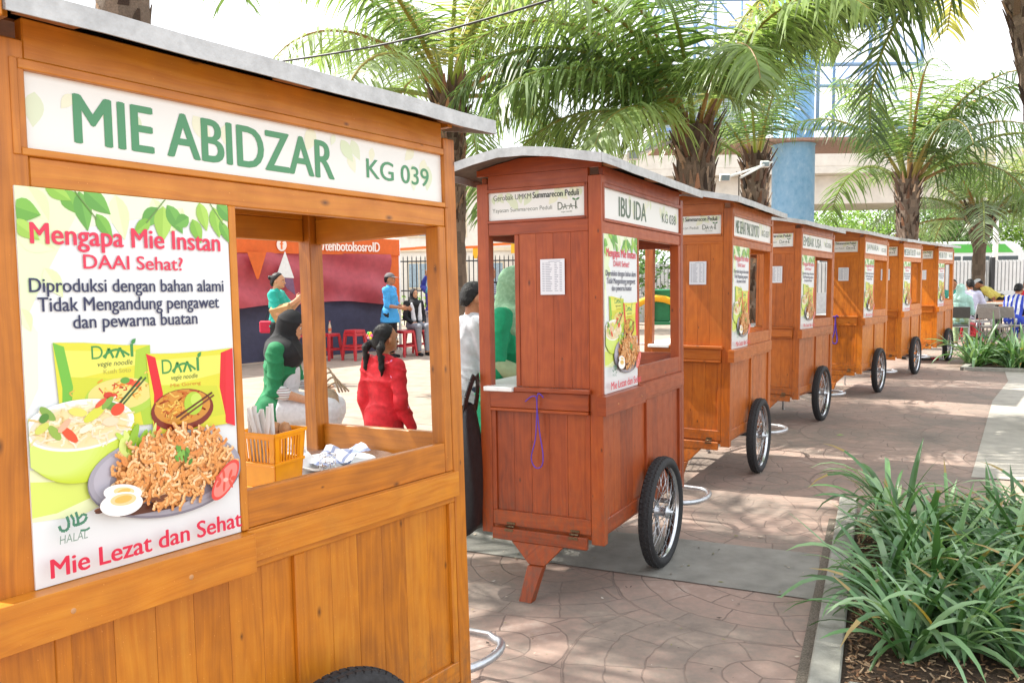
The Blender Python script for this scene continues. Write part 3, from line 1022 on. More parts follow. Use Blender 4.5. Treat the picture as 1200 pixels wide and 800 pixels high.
# floodlights on long arms by the palm
def floodlight(p, q, label):
    r = empty('floodlight', tuple(p), label=label, cat='floodlight', group=None)
    p = Vector(p); q = Vector(q) - p
    mb = MB(); mb.tube([(0, 0, 0), tuple(q)], .016, WHITEP, 8); mb.build('arm', r)
    mb = MB(); mb.hexa([(-.06, -.02, -.04), (.06, -.04, -.04), (.06, .03, -.04), (-.06, .03, -.04), (-.06, -.06, .035), (.06, -.07, .035), (.06, .02, .06), (-.06, .02, .06)], WHITEP); mb.build('housing', r, bevel=.008)
    mb = MB(); mb.poly([(-.045, -.040, -.03), (.045, -.052, -.03), (.045, -.077, .03), (-.045, -.065, .03)], GLASS); mb.build('lens', r)


floodlight(at(849, 209, 10.5), at(905, 190, 12.8), 'small white floodlight on a long arm left of the blue column')
floodlight(at(896, 193, 12.0), at(868, 208, 10.5), 'second small floodlight, close against the blue column')
floodlight(at(742, 183, 8.6), at(786, 166, 8.9), 'small white floodlight on a short arm beside the thick shaggy palm')


# ------------------------------------------------------------------ food carts
CL, CD = 1.262, 0.628                 # length along the path, depth
PU0, PU1, PZT, PZB = 0.016, 0.454, 1.693, 0.978


def ell(cx, cy, rx, ry, n=28, a0=0.0, a1=2 * PI, rot=0.0):
    c_, s_ = math.cos(rot), math.sin(rot)
    out = []
    for i in range(n):
        a = a0 + (a1 - a0) * i / (n - (0 if a1 - a0 > 6.28 else 1))
        x, y = rx * math.cos(a), ry * math.sin(a)
        out.append((cx + x * c_ - y * s_, cy + x * s_ + y * c_))
    return out


def poster_mesh():
    """poster as printed: sheet plus flat printed shapes, in cm-like units 0..44 x 0..71.6 (y down)"""
    rr = random.Random(3)
    Wd, Hd = PU1 - PU0, PZT - PZB
    mb = MB()
    lay = [0]

    def fr(x, y): return (PU0 + x * Wd, -0.0075 - lay[0] * 0.00004, PZT - y * Hd)

    def P(pts, col, up=True):
        if up: lay[0] += 1
        q = [(min(1, max(0, x)), min(1, max(0, y))) for x, y in pts]
        # front must face -y: keep counter clockwise seen from the front
        ar = sum(q[i][0] * -q[(i + 1) % len(q)][1] + q[(i + 1) % len(q)][0] * q[i][1] for i in range(len(q)))
        if ar < 0: q = q[::-1]
        mb.poly([fr(x, y) for x, y in q], PRINT, hexc(col))

    def E_(cx, cy, rx, ry, col, **k):          # rx, ry in sheet widths
        P([(x, y) for x, y in ell(cx, cy, rx, ry * Wd / Hd, **k)], col)

    def strip(pts, wd, col):
        lay[0] += 0.25
        for (x0, y0), (x1, y1) in zip(pts, pts[1:]):
            dx, dy = x1 - x0, (y1 - y0) * Hd / Wd
            l = math.hypot(dx, dy) or 1
            nx, ny = -dy / l * wd / 2, dx / l * wd / 2 * Wd / Hd
            P([(x0 - nx, y0 - ny), (x1 - nx, y1 - ny), (x1 + nx, y1 + ny), (x0 + nx, y0 + ny)], col, up=False)

    def T(s, x0, x1, y0, y1, col, bold=0.0, shear=0.0):
        lay[0] += 1
        put_text(mb, s, lambda x, y: fr(x, y), x0, x1, y1, y0, PRINT, hexc(col), bold, shear)

    # sheet with thickness
    mb.box(PU0, PU1, -0.007, -0.003, PZB, PZT, PRINT, hexc('dfe3e4'))
    P([(0, 0), (1, 0), (1, .07), (.6, .05), (.3, .09), (0, .2)], 'e2ecd0')
    P([(0, 0), (.3, 0), (.12, .2), (0, .35)], 'd9e8bf')
    P([(0, .70), (.3, .74), (.42, .80), (.2, .84), (0, .83)], 'e3eab8'); P([(0, .73), (.25, .755), (.3, .79), (.1, .82), (0, .82)], 'cfdf6a')
    P([(0, .30), (.06, .36), (.05, .5), (0, .56)], 'e4eed2')

    def leaf(x, y, L, ang, wd, c1, c2=None):
        n = 7; Lp = []; Rp = []; mid = []
        for i in range(n + 1):
            t = i / n
            k = wd * math.sin(PI * t ** .8) * (1 - .15 * t)
            cx, cy = x + L * t * math.cos(ang), y + (L * t * math.sin(ang)) * Wd / Hd
            nx, ny = -math.sin(ang) * k, math.cos(ang) * k * Wd / Hd
            Lp.append((cx + nx, cy + ny)); Rp.append((cx - nx, cy - ny)); mid.append((cx, cy))
        P(Lp + mid[::-1][1:-1] if False else Lp + Rp[::-1][1:-1], c1)
        if c2: P(Lp + mid[::-1][1:-1], c2)
    D = math.radians
    for a in ((.05, .0, .16, 60, .05), (.42, .0, .2, 80, .05), (.6, .0, .15, 70, .04), (.0, .12, .16, 20, .05), (.75, .02, .14, 120, .04), (.1, .2, .14, 60, .04), (.3, -.01, .14, 100, .04), (.0, .3, .1, 70, .03)):
        leaf(a[0], a[1], a[2], D(a[3]), a[4], 'd3e4ae', 'dbe9bd')
    for a in ((.20, .0, .11, 62, .045), (.26, .0, .17, 80, .042), (.28, -.005, .15, 40, .045), (.33, .055, .13, 58, .032), (.12, -.01, .12, 30, .035),
              (.62, .025, .13, 130, .04), (.65, .02, .17, 95, .048), (.67, .015, .15, 60, .04), (.58, .06, .11, 140, .03),
              (.78, .045, .09, 150, .035), (.80, .05, .12, 70, .035), (.84, .0, .14, 75, .035), (.92, .01, .15, 80, .04), (.94, .0, .13, 40, .04), (.95, .05, .13, 60, .028), (-.02, .05, .12, 15, .05), (-.02, .085, .13, 35, .035)):
        c = rr.choice(['8cc04a', '7ab648', '9aca52', 'a6cf5a', '6fae4c'])
        leaf(a[0], a[1], a[2], D(a[3]), a[4], c, {'8cc04a': '7ab23f', '7ab648': '68a640', '9aca52': '88bc46', 'a6cf5a': '97c24e', '6fae4c': '5f9e44'}[c])
    strip([(.24, -.0), (.33, .07)], .006, '6a8a4a'); strip([(.66, .0), (.56, .07)], .006, '6a8a4a'); strip([(.9, 0), (.97, .06)], .006, '6a8a4a')
    T('Mengapa Mie Instan', .05, .945, .088, .157, 'd6304e', .022)
    T('DAAI Sehat?', .262, .735, .163, .200, 'd6304e', .016)
    T('Diproduksi dengan bahan alami', .035, .955, .226, .272, '2b3152', .014)
    T('Tidak Mengandung pengawet', .065, .925, .274, .321, '2b3152', .014)
    T('dan pewarna buatan', .205, .80, .320, .366, '2b3152', .014)

    # noodle packets
    def packet(x0, x1, y0, y1, sk, side_l, side_r):
        P([(x0, y0), (x0 + (x1 - x0) * .3, y0 + .004), (x0 + (x1 - x0) * .7, y0 + sk * .6 + .004), (x1, y0 + sk), (x1 - .006, y1 + sk * .4), (x0 + .02, y1)], 'd4d23c')
        P([(x0 + .02, y0 + .02), (x1 - .03, y0 + sk + .018), (x1 - .04, y0 + .07), (x0 + .05, y0 + .1)], 'dedd62')
        P([(x0 + .06, y0 + .09), (x1 - .10, y0 + .11), (x1 - .06, y1 - .03), (x0 + .08, y1 - .02)], 'c6cd3a')
        P([(x0, y0), (x0 + .045, y0 + .012), (x0 + .075, (y0 + y1) / 2), (x0 + .05, y1), (x0 + .02, y1), (x0 + .03, (y0 + y1) / 2)], side_l)
        P([(x1, y0 + sk), (x1 - .07, y0 + sk + .012), (x1 - .085, (y0 + y1) / 2), (x1 - .05, y1 + sk * .4), (x1 - .006, y1 + sk * .4)], side_r)

    def arch_logo(x0, x1, y0, y1, col):
        w_ = (x1 - x0)
        T('D', x0, x0 + w_ * .26, y0, y1, col)
        T('I', x1 - w_ * .09, x1 - w_ * .02, y0, y1, col)
        for a in (.40, .66):
            xx = x0 + w_ * a
            strip([(xx - w_ * .1, y1), (xx, y0 + (y1 - y0) * .25), (xx + w_ * .1, y1)], .010 * w_ / .22 + .002, col)
        aa = [(x0 + w_ * (.26 + .62 * i / 10), y1 - (y1 - y0) * (.12 + .5 * math.sin(PI * i / 10))) for i in range(11)]
        strip(aa, .009 * w_ / .22 + .002, col)
        leaf(x1 - w_ * .05, y0, w_ * .16, D(-50), w_ * .05, col)
    packet(.115, .548, .388, .62, .02, '6db53e', 'a6c63a')
    arch_logo(.275, .47, .402, .437, '3f8d46')
    T('vegie noodle', .30, .46, .444, .462, '3b5a34', .0, .2)
    T('Kuah Soto', .325, .45, .466, .478, 'b0a848')
    E_(.40, .545, .165, .085, 'a7c94a'); E_(.40, .535, .15, .07, 'd9d07a')
    for _ in range(26):
        x, y = .40 + rr.gauss(0, .06), .53 + rr.gauss(0, .018)
        strip([(x, y), (x + rr.uniform(-.03, .03), y + rr.uniform(-.01, .01)), (x + rr.uniform(-.05, .05), y + rr.uniform(-.015, .015))], .006, rr.choice(['e8c860', 'd8b04a', 'e2902e', 'c94a2a']))
    for x, y, c in ((.44, .505, 'd8452e'), (.47, .512, 'e05a34'), (.36, .54, 'd8452e'), (.42, .50, '5f9e3c'), (.34, .535, 'cc3f2a')): E_(x, y, .022, .014, c)
    strip([(.39, .56), (.50, .495)], .010, '2f4a24'); strip([(.40, .567), (.52, .497)], .008, '3f5a2c')
    packet(.525, .99, .432, .66, .0, 'd4202c', 'd4202c')
    P([(.95, .44), (.99, .432), (.985, .67), (.93, .655)], 'dc2836')
    arch_logo(.60, .80, .452, .492, '3f8d46')
    T('vegie noodle', .645, .785, .498, .516, '3b5a34', .0, .2)
    T('Mie Goreng', .64, .80, .522, .535, 'c8781e')
    E_(.70, .600, .165, .098, '7a2a1c'); E_(.70, .592, .148, .082, 'c88a34')
    for _ in range(70):
        a, q = rr.uniform(0, 6.3), math.sqrt(rr.random())
        x, y = .69 + .12 * q * math.cos(a), .59 + .042 * q * math.sin(a)
        strip([(x, y), (x + rr.uniform(-.03, .03), y + rr.uniform(-.012, .012)), (x + rr.uniform(-.05, .05), y + rr.uniform(-.016, .016))], .007, rr.choice(['e2a63c', 'd08a2a', 'c0641c', 'e8bc58', 'a84a1a']))
    E_(.755, .585, .05, .055, 'a9c93c'); E_(.77, .575, .03, .03, 'bfd85a')
    strip([(.66, .62), (.86, .56)], .010, '5a2a18'); strip([(.68, .627), (.87, .568)], .009, '6e3820')
    # lime bowl of soup
    Bc = (.215, .604)
    P(ell(Bc[0], Bc[1], .236, .066 * 1.0, 30, 0, PI) , 'b8cf2a')
    pts = []
    for i in range(31):
        a = PI * i / 30
        pts.append((Bc[0] + .236 * math.cos(a) * (1 - .0 * math.sin(a)), Bc[1] + .150 * math.sin(a) ** .75))
    P(pts, 'bfd52c')
    for k_ in range(9):
        P([(Bc[0] + (x - Bc[0]) * (1 - .03 * k_) - .012 * k_, y - .004 * k_) for x, y in pts], '%02x%02x%02x' % (188 + 2 * k_, 208 + 2 * k_, 44 + 9 * k_))
    P(ell(Bc[0], Bc[1], .236, .066, 40), 'f1f1ea'); P(ell(Bc[0], Bc[1] + .004, .215, .056, 40), 'd9d4be'); P(ell(Bc[0] + .005, Bc[1] + .004, .20, .054, 40), 'e6d4a2')
    for _ in range(120):
        a, q = rr.uniform(0, 6.3), math.sqrt(rr.random())
        x, y = .215 + .185 * q * math.cos(a), .598 + .05 * q * math.sin(a) - .012 * (1 - q)
        pts = [(x, y)]; an = rr.uniform(0, 6.3)
        for _k in range(5):
            an += rr.uniform(-.9, .9); x += .016 * math.cos(an); y += .006 * math.sin(an); pts.append((x, y))
        strip(pts, .008, rr.choice(['efe2b8', 'e6d29a', 'f4ead0', 'd8be80', 'e9dcc0']))
    for x, y, rx, ry, c in ((.075, .565, .035, .02, '7fa64a'), (.05, .60, .03, .018, 'c9cf62'), (.10, .615, .03, .022, '8fb04a'), (.16, .625, .038, .022, 'e0502e'), (.20, .57, .04, .018, 'd9d56a'), (.27, .58, .05, .022, 'cdd24a'), (.35, .565, .05, .018, '5f8f3a'), (.33, .555, .03, .016, '7fa948'), (.375, .575, .032, .026, 'dd4a2c'), (.30, .553, .028, .012, 'd85a3a'), (.34, .605, .036, .02, 'ecd0b0'), (.14, .60, .03, .016, 'e8b090'), (.23, .615, .03, .015, 'f0e6cc'), (.06, .575, .02, .018, '4f8534')):
        E_(x, y, rx, ry, c, rot=rr.uniform(-.6, .6))
    # lettuce, plate, noodles
    P(ell(.615, .778, .392, .118, 44, rot=.03), '7c7884'); P(ell(.615, .774, .388, .115, 44, rot=.03), 'a09da8'); P(ell(.615, .772, .365, .104, 44, rot=.03), 'b0adb8'); P(ell(.62, .782, .30, .085, 40, rot=.03), '8f8a94')
    for _ in range(26):
        x, y = .45 + rr.uniform(-.1, .14), .69 + rr.uniform(-.03, .035)
        E_(x, y, rr.uniform(.02, .05), rr.uniform(.015, .03), rr.choice(['b5d24e', '9fc63e', 'c6dc6a', '8cb836', 'd2e27e']), rot=rr.uniform(0, 3))
    P([(.30, .83), (.5, .845), (.7, .862), (.62, .875), (.42, .868), (.32, .85)], '5a2f1e')
    E_(.62, .765, .27, .12, 'df9a5a')
    for n_ in range(640):
        a, q = rr.uniform(0, 6.3), math.sqrt(rr.random())
        x, y = .635 + .285 * q * math.cos(a), .757 + .092 * q * math.sin(a)
        if y > .80 and x < .45: continue
        y -= .02 * (1 - q)
        pts = [(x, y)]; an = rr.uniform(0, 6.3)
        for _k in range(6):
            an += rr.uniform(-1.1, 1.1); x += .0125 * math.cos(an); y += .0072 * math.sin(an); pts.append((x, y))
        strip([(px + .002, py + .003) for px, py in pts], .0135, 'd6914f')
        strip(pts, .0108, rr.choice(['f0b878', 'e8a460', 'f4c894', 'e29850', 'edae6c', 'f8d6a8', 'dc8a48', 'f2c084']))
    for _ in range(14): E_(.66 + rr.gauss(0, .02), .715 + rr.gauss(0, .018), .013, .011, rr.choice(['5f9a3a', '7db24a', '4a8030']), rot=rr.uniform(0, 3))
    for _ in range(16): E_(.40 + rr.gauss(0, .08), .835 + rr.gauss(0, .008), .02, .008, rr.choice(['4a2416', '6a3a22', '3a1c12']))
    E_(.36, .797, .088, .038, 'f4f2ee', rot=.12); E_(.365, .793, .048, .018, 'e6cf9a', rot=.12); E_(.365, .793, .03, .011, 'e0b860')
    E_(.352, .826, .098, .052, 'f7f5f1', rot=.05); E_(.36, .815, .06, .026, 'e3cb94', rot=.05); E_(.36, .814, .04, .016, 'dcb45a')
    E_(.885, .822, .092, .062, 'd9463e', rot=-.5); E_(.885, .822, .078, .051, 'e8857a', rot=-.5)
    for i in range(7):
        a = i * .9
        E_(.885 + .045 * math.cos(a), .822 + .018 * math.sin(a), .017, .011, 'd4503f', rot=a)
    E_(.885, .822, .014, .010, 'f0b4a4')
    # halal mark drawn as brush strokes
    g = '3f7d62'
    strip([(.195, .838), (.185, .849), (.165, .853), (.145, .853)], .012, g)
    strip([(.196, .835), (.178, .829), (.166, .836), (.158, .838)], .010, g)
    strip([(.150, .820), (.156, .836), (.158, .850), (.146, .855), (.138, .850)], .011, g)
    strip([(.128, .824), (.140, .838), (.138, .852)], .010, g)
    strip([(.112, .826), (.119, .842), (.117, .856), (.103, .862), (.086, .859), (.079, .846)], .012, g)
    strip([(.205, .868), (.19, .872), (.165, .870)], .009, g)
    T('HALAL', .078, .195, .872, .893, '6a8a7a', -.004, .12)
    T('Mie Lezat dan Sehat', .038, .965, .925, .973, 'cf1f42', .024)
    return mb.mesh('poster')


POSTER = poster_mesh()


def sign_mesh(frame, x0, x1, y0, y1, texts, leaves=True, seed=1):
    rr = random.Random(seed)
    mb = MB()
    lay = [0.0]
    mb.poly([frame(x0, y0, 0), frame(x1, y0, 0), frame(x1, y1, 0), frame(x0, y1, 0)], PRINT, hexc('e4e6e2'))
    if leaves:
        for i in range(16):
            cx = x0 + (x1 - x0) * rr.random(); cy = y1 - (y1 - y0) * rr.uniform(-.05, .3)
            a = rr.uniform(-2.4, -.7); L = rr.uniform(.03, .075); wd = L * .28
            pts = []
            for j in range(8):
                t = j / 7; k = wd * math.sin(PI * t ** .8)
                pts.append((cx + L * t * math.cos(a) - math.sin(a) * k, cy + L * t * math.sin(a) + math.cos(a) * k))
            for j in range(6, 0, -1):
                t = j / 7; k = -wd * math.sin(PI * t ** .8)
                pts.append((cx + L * t * math.cos(a) - math.sin(a) * k, cy + L * t * math.sin(a) + math.cos(a) * k))
            pts = [(min(x1, max(x0, x)), min(y1, max(y0, y))) for x, y in pts]
            lay[0] += 4e-5
            mb.poly([frame(x, y, lay[0]) for x, y in pts], PRINT, hexc(rr.choice(['d3ddc0', 'dce4cc', 'cfdcba', 'e0e2c8'])))
    lay[0] += 4e-4
    for s, a, b_, c, d, col, bold in texts:
        put_text(mb, s, lambda x, y: frame(x, y, lay[0]), a, b_, c, d, PRINT, hexc(col), bold)
        lay[0] += 5e-5
    return mb


FF = lambda x, y, l: (x, 0.008 - l, y)                      # front face sign
FE = lambda x, y, l: (0.010 - l, -x, y)                     # near end sign (x = -v)


def end_sign_mesh():
    mb = sign_mesh(FE, -.572, -.078, 1.776, 1.905, [
        ('Gerobak UMKM', -.542, -.345, 1.868, 1.893, '4b5148', 0.0),
        ('Summarecon Peduli', -.336, -.107, 1.868, 1.896, '2c332c', .024),
        ('Yayasan Summarecon Peduli', -.548, -.239, 1.807, 1.832, '6b726a', -.006),
        ('D', -.211, -.187, 1.808, 1.842, '4e5a4a', 0.0), ('A', -.185, -.165, 1.808, 1.834, '4e5a4a', -.01), ('A', -.156, -.136, 1.808, 1.834, '4e5a4a', -.01),
        ('I', -.125, -.119, 1.808, 1.844, '4e5a4a', 0.0), ('vegie noodle', -.195, -.140, 1.793, 1.802, '7d857a', 0.0)], True, 9)
    # arch under the letters and sprout on the I
    for x in range(10):
        a0, a1 = PI * x / 10, PI * (x + 1) / 10
        p = [(-.155 - .042 * math.cos(a), 1.808 + .014 * math.sin(a)) for a in (a0, a1)]
        mb.poly([FE(p[0][0], p[0][1], .0006), FE(p[1][0], p[1][1], .0006), FE(p[1][0], p[1][1] + .003, .0006), FE(p[0][0], p[0][1] + .003, .0006)], PRINT, hexc('4e5a4a'))
    for sg in (-1, 1):
        c = (-.122 + sg * .009, 1.852)
        mb.poly([FE(c[0] + .009 * math.cos(t) , c[1] + .005 * math.sin(t) + sg * .35 * .009 * math.cos(t), .0006) for t in np.linspace(0, 2 * PI, 10)[:-1]], PRINT, hexc('4f7a4a'))
    return mb.mesh('end_sign')


ENDSIGN = end_sign_mesh()


def paper_mesh(vflip=False):
    rr = random.Random(4)
    mb = MB()
    mb.box(-.0045, -.003, .175, .296, 1.426, 1.587, PAPER, hexc('d9dbe0'))
    for i in range(18):
        z = 1.575 - i * .0078
        x = -.285
        if i == 0: segs = [(-.255, .06)]
        else: segs = [(-.286, .012), (-.270, rr.uniform(.02, .035)), (-.225, rr.uniform(.01, .02)), (-.20, .012)]
        for x, l in segs:
            mb.poly([(-.0047, -x, z), (-.0047, -(x + l), z), (-.0047, -(x + l), z + .0026), (-.0047, -x, z + .0026)], PAPER, hexc('8d92a0'))
    return mb.mesh('paper_notice')


PAPERM = paper_mesh()


def planks(mb, axis, a0, a1, fixed0, fixed1, z0, z1, wd, mt, rr):
    """row of vertical boards with a tight groove between them"""
    n = max(1, round((a1 - a0) / wd)); w_ = (a1 - a0) / n
    for i in range(n):
        s, e = a0 + i * w_ + .0003, a0 + (i + 1) * w_ - .0003
        col = (rr.random(), 0, 0)
        if axis == 'x': mb.box(s, e, fixed0, fixed1, z0, z1, mt, col, grain=2)
        else: mb.box(fixed0, fixed1, s, e, z0, z1, mt, col, grain=2)


def wheel_meshes():
    R = .285
    ty = MB()
    prof = []
    for i in range(13):
        a = -2.55 + 5.1 * i / 12
        prof.append((R - .030 + .029 * math.cos(a), .036 * math.sin(a)))
    ty.lathe(prof, RUBBER, 64, axis='Y')
    for i in range(66):
        a = 2 * PI * i / 66
        for sgn, off in ((-1, 0), (1, .5), (0, .25)):
            b_ = a + off * 2 * PI / 66
            y = sgn * .018
            c = Vector((math.cos(b_), 0, math.sin(b_))); tg = Vector((-c.z, 0, c.x)); yy = Vector((0, 1, 0))
            base = c * (R - .010) + yy * y; top = c * (R + (.0012 if sgn == 0 else -.0028)) + yy * y
            w2, l2 = (.0075, .0115) if sgn else (.0075, .0115)
            ty.hexa([base - tg * l2 - yy * w2, base + tg * l2 - yy * w2, base + tg * l2 + yy * w2, base - tg * l2 + yy * w2, top - tg * l2 * .8 - yy * w2 * .8, top + tg * l2 * .8 - yy * w2 * .8, top + tg * l2 * .8 + yy * w2 * .8, top - tg * l2 * .8 + yy * w2 * .8], RUBBER)
    rim = MB()
    rim.lathe([(R - .046, -.021), (R - .040, -.022), (R - .052, -.014), (R - .056, 0), (R - .052, .014), (R - .040, .022), (R - .046, .021)], STEEL, 64, axis='Y')
    hub = MB()
    hub.lathe([(.006, -.062), (.009, -.062), (.009, -.045), (.016, -.044), (.016, -.036), (.032, -.034), (.032, -.028), (.022, -.024), (.022, .024), (.032, .028), (.032, .034), (.012, .036), (.012, .062)], GALV, 24, axis='Y')
    sp = MB()
    for i in range(36):
        a = 2 * PI * i / 36
        sg = 1 if i % 2 else -1
        b_ = a + (.62 if (i // 2) % 2 else -.62)
        sp.tube([(.028 * math.cos(b_), sg * .031, .028 * math.sin(b_)), ((R - .052) * math.cos(a), sg * .004, (R - .052) * math.sin(a))], .0018, STEEL, 5)
    return sp.mesh('wheel'), ty.mesh('tyre'), rim.mesh('rim'), hub.mesh('hub')


WHM = wheel_meshes()
INNER = mat('bare_inner_board', hexc('7a4a22'), .7, .2, 5.0)


def food_cart(name_texts, pos, t, tu, tv, dz, wd, label, seed, near_ov=.22, u_loop=(1.18, 1.58, -.11), first=False):
    rr = random.Random(seed)
    random.seed(seed)
    root = empty('food_cart', (pos[0], pos[1], dz), (tv, -tu, t), label, 'food cart', 'wooden food carts in a row')
    B = lambda nm, mb, bev=.0025: mb.build(nm, root, bevel=bev)
    # posts
    for nm, (x0, x1, y0, y1, z0) in dict(a=(-.05 if seed == 1 else 0, .046, -.003, .060, .293), b=(1.212, CL, -.003, .06, .30), c=(0, .05, CD - .06, CD, .29), d=(1.206, CL, CD - .056, CD, .30)).items():
        mb = MB(); mb.box(x0, x1, y0, y1, z0, 1.95, wd); B('corner_post', mb)
    # ---- long front (v = 0)
    mb = MB(); mb.box(.047, 1.211, .002, .028, 1.918, 1.992, wd); B('fascia_board', mb)
    mb = MB(); mb.box(.047, 1.211, .001, .030, 1.6935, 1.748, wd); B('header_board', mb)
    mb = MB()                                               # sign frame
    mb.box(.034, 1.208, -.006, .014, 1.748, 1.7615, wd); mb.box(.034, 1.208, -.006, .014, 1.899, 1.917, wd)
    mb.box(.020, .0335, -.006, .014, 1.748, 1.917, wd); mb.box(1.2085, 1.222, -.006, .014, 1.748, 1.917, wd)
    mb.box(.034, 1.208, .0155, .024, 1.762, 1.899, INNER)
    B('sign_frame', mb, .0015)
    n1, n2 = name_texts
    NC = '4a8c60' if seed == 1 else '4c6450'
    sm = sign_mesh(FF, .0335, 1.2085, 1.7615, 1.899, [(n1[0], n1[1], n1[2], 1.786, 1.876, NC, .022), (n2, .903, 1.152, 1.803, 1.853, NC, .014)], True, seed)
    B('name_sign', sm, 0)
    mb = MB(); mb.box(.047, .4535, -.002, .016, .978, 1.6925, wd, grain=2); B('backing_board', mb)
    o = bpy.data.objects.new('poster', POSTER); C.objects.link(o); o.parent = root
    mb = MB(); mb.box(.455, .473, -.012, .03, .978, 1.693, wd); B('divider_strip', mb)
    mb = MB(); mb.box(1.178, 1.211, -.001, .05, .978, 1.693, wd); B('jamb', mb)
    mb = MB(); mb.box(.474, 1.177, .000, .022, .978, 1.064, wd); B('low_board', mb)
    mb = MB(); mb.box(-.22 if seed == 1 else -.075, .462, -.046, -.0035, .892, .9765, wd); mb.box(.4625, 1.215, -.018, -.0035, .905, .9765, wd); 
    for u in ((.06, .30) if seed == 1 else (.08, .40)): mb.lathe([(.0001, -.0468), (.006, -.0466), (.0062, -.0458)], W_PALE, 10, (u, 0, .93 + .006 * math.sin(u * 40)), 'Y')
    B('rail', mb, .004)
    mb = MB(); mb.box(.047, 1.211, -.0025, .03, .885, .977, wd); mb.box(.047, 1.211, -.001, .03, .343, .407, wd); mb.box(.606, .639, -.001, .03, .407, .885, wd)
    mb.box(.047, .078, -.001, .03, .407, .885, wd); mb.box(1.188, 1.211, -.001, .03, .407, .885, wd)
    B('panel_frame', mb)
    mb = MB(); planks(mb, 'x', .078, .606, .012, .024, .407, .885, .088, wd, rr); planks(mb, 'x', .639, 1.188, .012, .024, .407, .885, .088, wd, rr)
    B('front_panel', mb, .0011)
    # ---- near end (u = 0)
    mb = MB()
    mb.box(.0025, .03, .061, CD - .061, 1.7065, 1.762, wd); mb.box(.0025, .03, .061, CD - .061, 1.92, 1.985, wd)
    mb.box(-.004, .012, .064, .571, 1.762, 1.7755, wd); mb.box(-.004, .012, .064, .571, 1.9055, 1.92, wd)
    mb.box(-.004, .012, .0615, .077, 1.762, 1.92, wd); mb.box(-.004, .012, .5725, .567 + .0, 1.7755, 1.9055, wd)
    mb.box(.0145, .022, .077, .5725, 1.7755, 1.9055, INNER)
    B('end_header', mb, .0015)
    o = bpy.data.objects.new('end_sign', ENDSIGN); C.objects.link(o); o.parent = root
    mb = MB(); planks(mb, 'y', .061, .408, .004, .018, 1.0, 1.7065, .088, wd, rr); B('end_panel', mb, .0011)
    mb = MB(); mb.box(-.002, .03, .4085, .43, 1.0, 1.7065, wd); B('end_stile', mb)
    mb = MB(); mb.box(-.032, .0, .050, .43, .978, .999, wd); mb.box(-.012, .02, .061, CD - .061, .898, .977, wd)
    B('end_ledge', mb, .003)
    mb = MB(); mb.box(-.022, .0, .061, CD - .06, .884, .8975, wd); mb.box(.0, .03, .061, CD - .061, .335, .405, wd); mb.box(.0, .028, .061, .085, .405, .884, wd); mb.box(.0, .028, .545, .567, .405, .884, wd)
    B('end_frame', mb)
    mb = MB(); planks(mb, 'y', .085, .545, .012, .024, .405, .884, .088, wd, rr); B('end_lower_panel', mb, .0011)
    if seed != 1:
        o = bpy.data.objects.new('paper_notice', PAPERM); C.objects.link(o); o.parent = root
    # folding prop leg
    mb = MB()
    mb.box(-.024, -.003, .072, .560, .270, .326, wd)
    b0 = mb
    b0.hexa([(-.022, .335, -.0 + .002), (-.022, .400, .002), (-.072, .400, .002), (-.072, .335, .002), (-.0035, .285, .17), (-.0035, .365, .17), (-.045, .365, .17), (-.045, .285, .17)], wd)
    b0.hexa([(-.0035, .285, .171), (-.0035, .365, .171), (-.030, .365, .171), (-.030, .285, .171), (-.0035, .19, .269), (-.0035, .46, .269), (-.022, .46, .269), (-.022, .19, .269)], wd)
    leg = B('prop_leg', mb, .003)
    for v in (.14, .47):
        mb = MB(); mb.box(-.0265, -.0245, v - .022, v + .022, .313, .325, BRASS); mb.box(-.003, -.001, v - .022, v + .022, .3405, .352, BRASS)
        mb.tube([(-.014, v - .022, .3335), (-.014, v + .022, .3335)], .005, BRASS, 8); mb.build('hinge', leg)
    # ---- far end
    mb = MB(); mb.box(CL - .03, CL - .002, .061, CD - .057, 1.68, 1.762, wd); mb.box(CL - .03, CL - .001, .061, CD - .057, 1.7625, 1.985, wd); B('far_header', mb)
    mb = MB(); mb.box(CL - .028, CL - .002, .061, CD - .057, 1.0, 1.082, wd); mb.box(CL - .026, CL - .006, .061, CD - .057, .34, .999, wd); B('far_panel', mb)
    # ---- serving side
    mb = MB(); mb.box(.051, 1.205, CD - .028, CD - .002, 1.69, 1.762, wd); mb.box(.051, 1.205, CD - .029, CD - .001, 1.7625, 1.985, wd); B('back_header', mb)
    mb = MB(); planks(mb, 'x', .051, 1.205, CD - .026, CD - .008, .34, .985, .1, wd, rr); B('back_panel', mb, .0015)
    # ---- inside
    mb = MB(); mb.box(.032, 1.23, .032, CD + .05, .985, 1.0, WHITEP if seed != 1 else STEEL, grain=0)
    if seed == 1: mb.box(-.03, .03, .43, .566, .9775, .999, WHITEP)
    else: mb.box(-.045, .031, .431, .585, .978, .9995, WHITEP)
    B('counter', mb, .003)
    mb = MB(); mb.box(.01, 1.25, .031, CD - .03, .31, .34, wd); B('floor_board', mb)
    mb = MB(); mb.box(.03, CL - .031, .031, CD - .03, 1.989, 1.994, INNER); B('ceiling_board', mb, 0)
    # ---- roof: bent sheet on gable boards
    u0, u1 = -near_ov, 1.345
    prof = [(-.092, 2.002), (.02, 2.024), (.135, 2.046), (.27, 2.062), (.40, 2.064), (.52, 2.044), (.62, 2.022), (.72, 1.996)]
    mb = MB()
    nx = 12
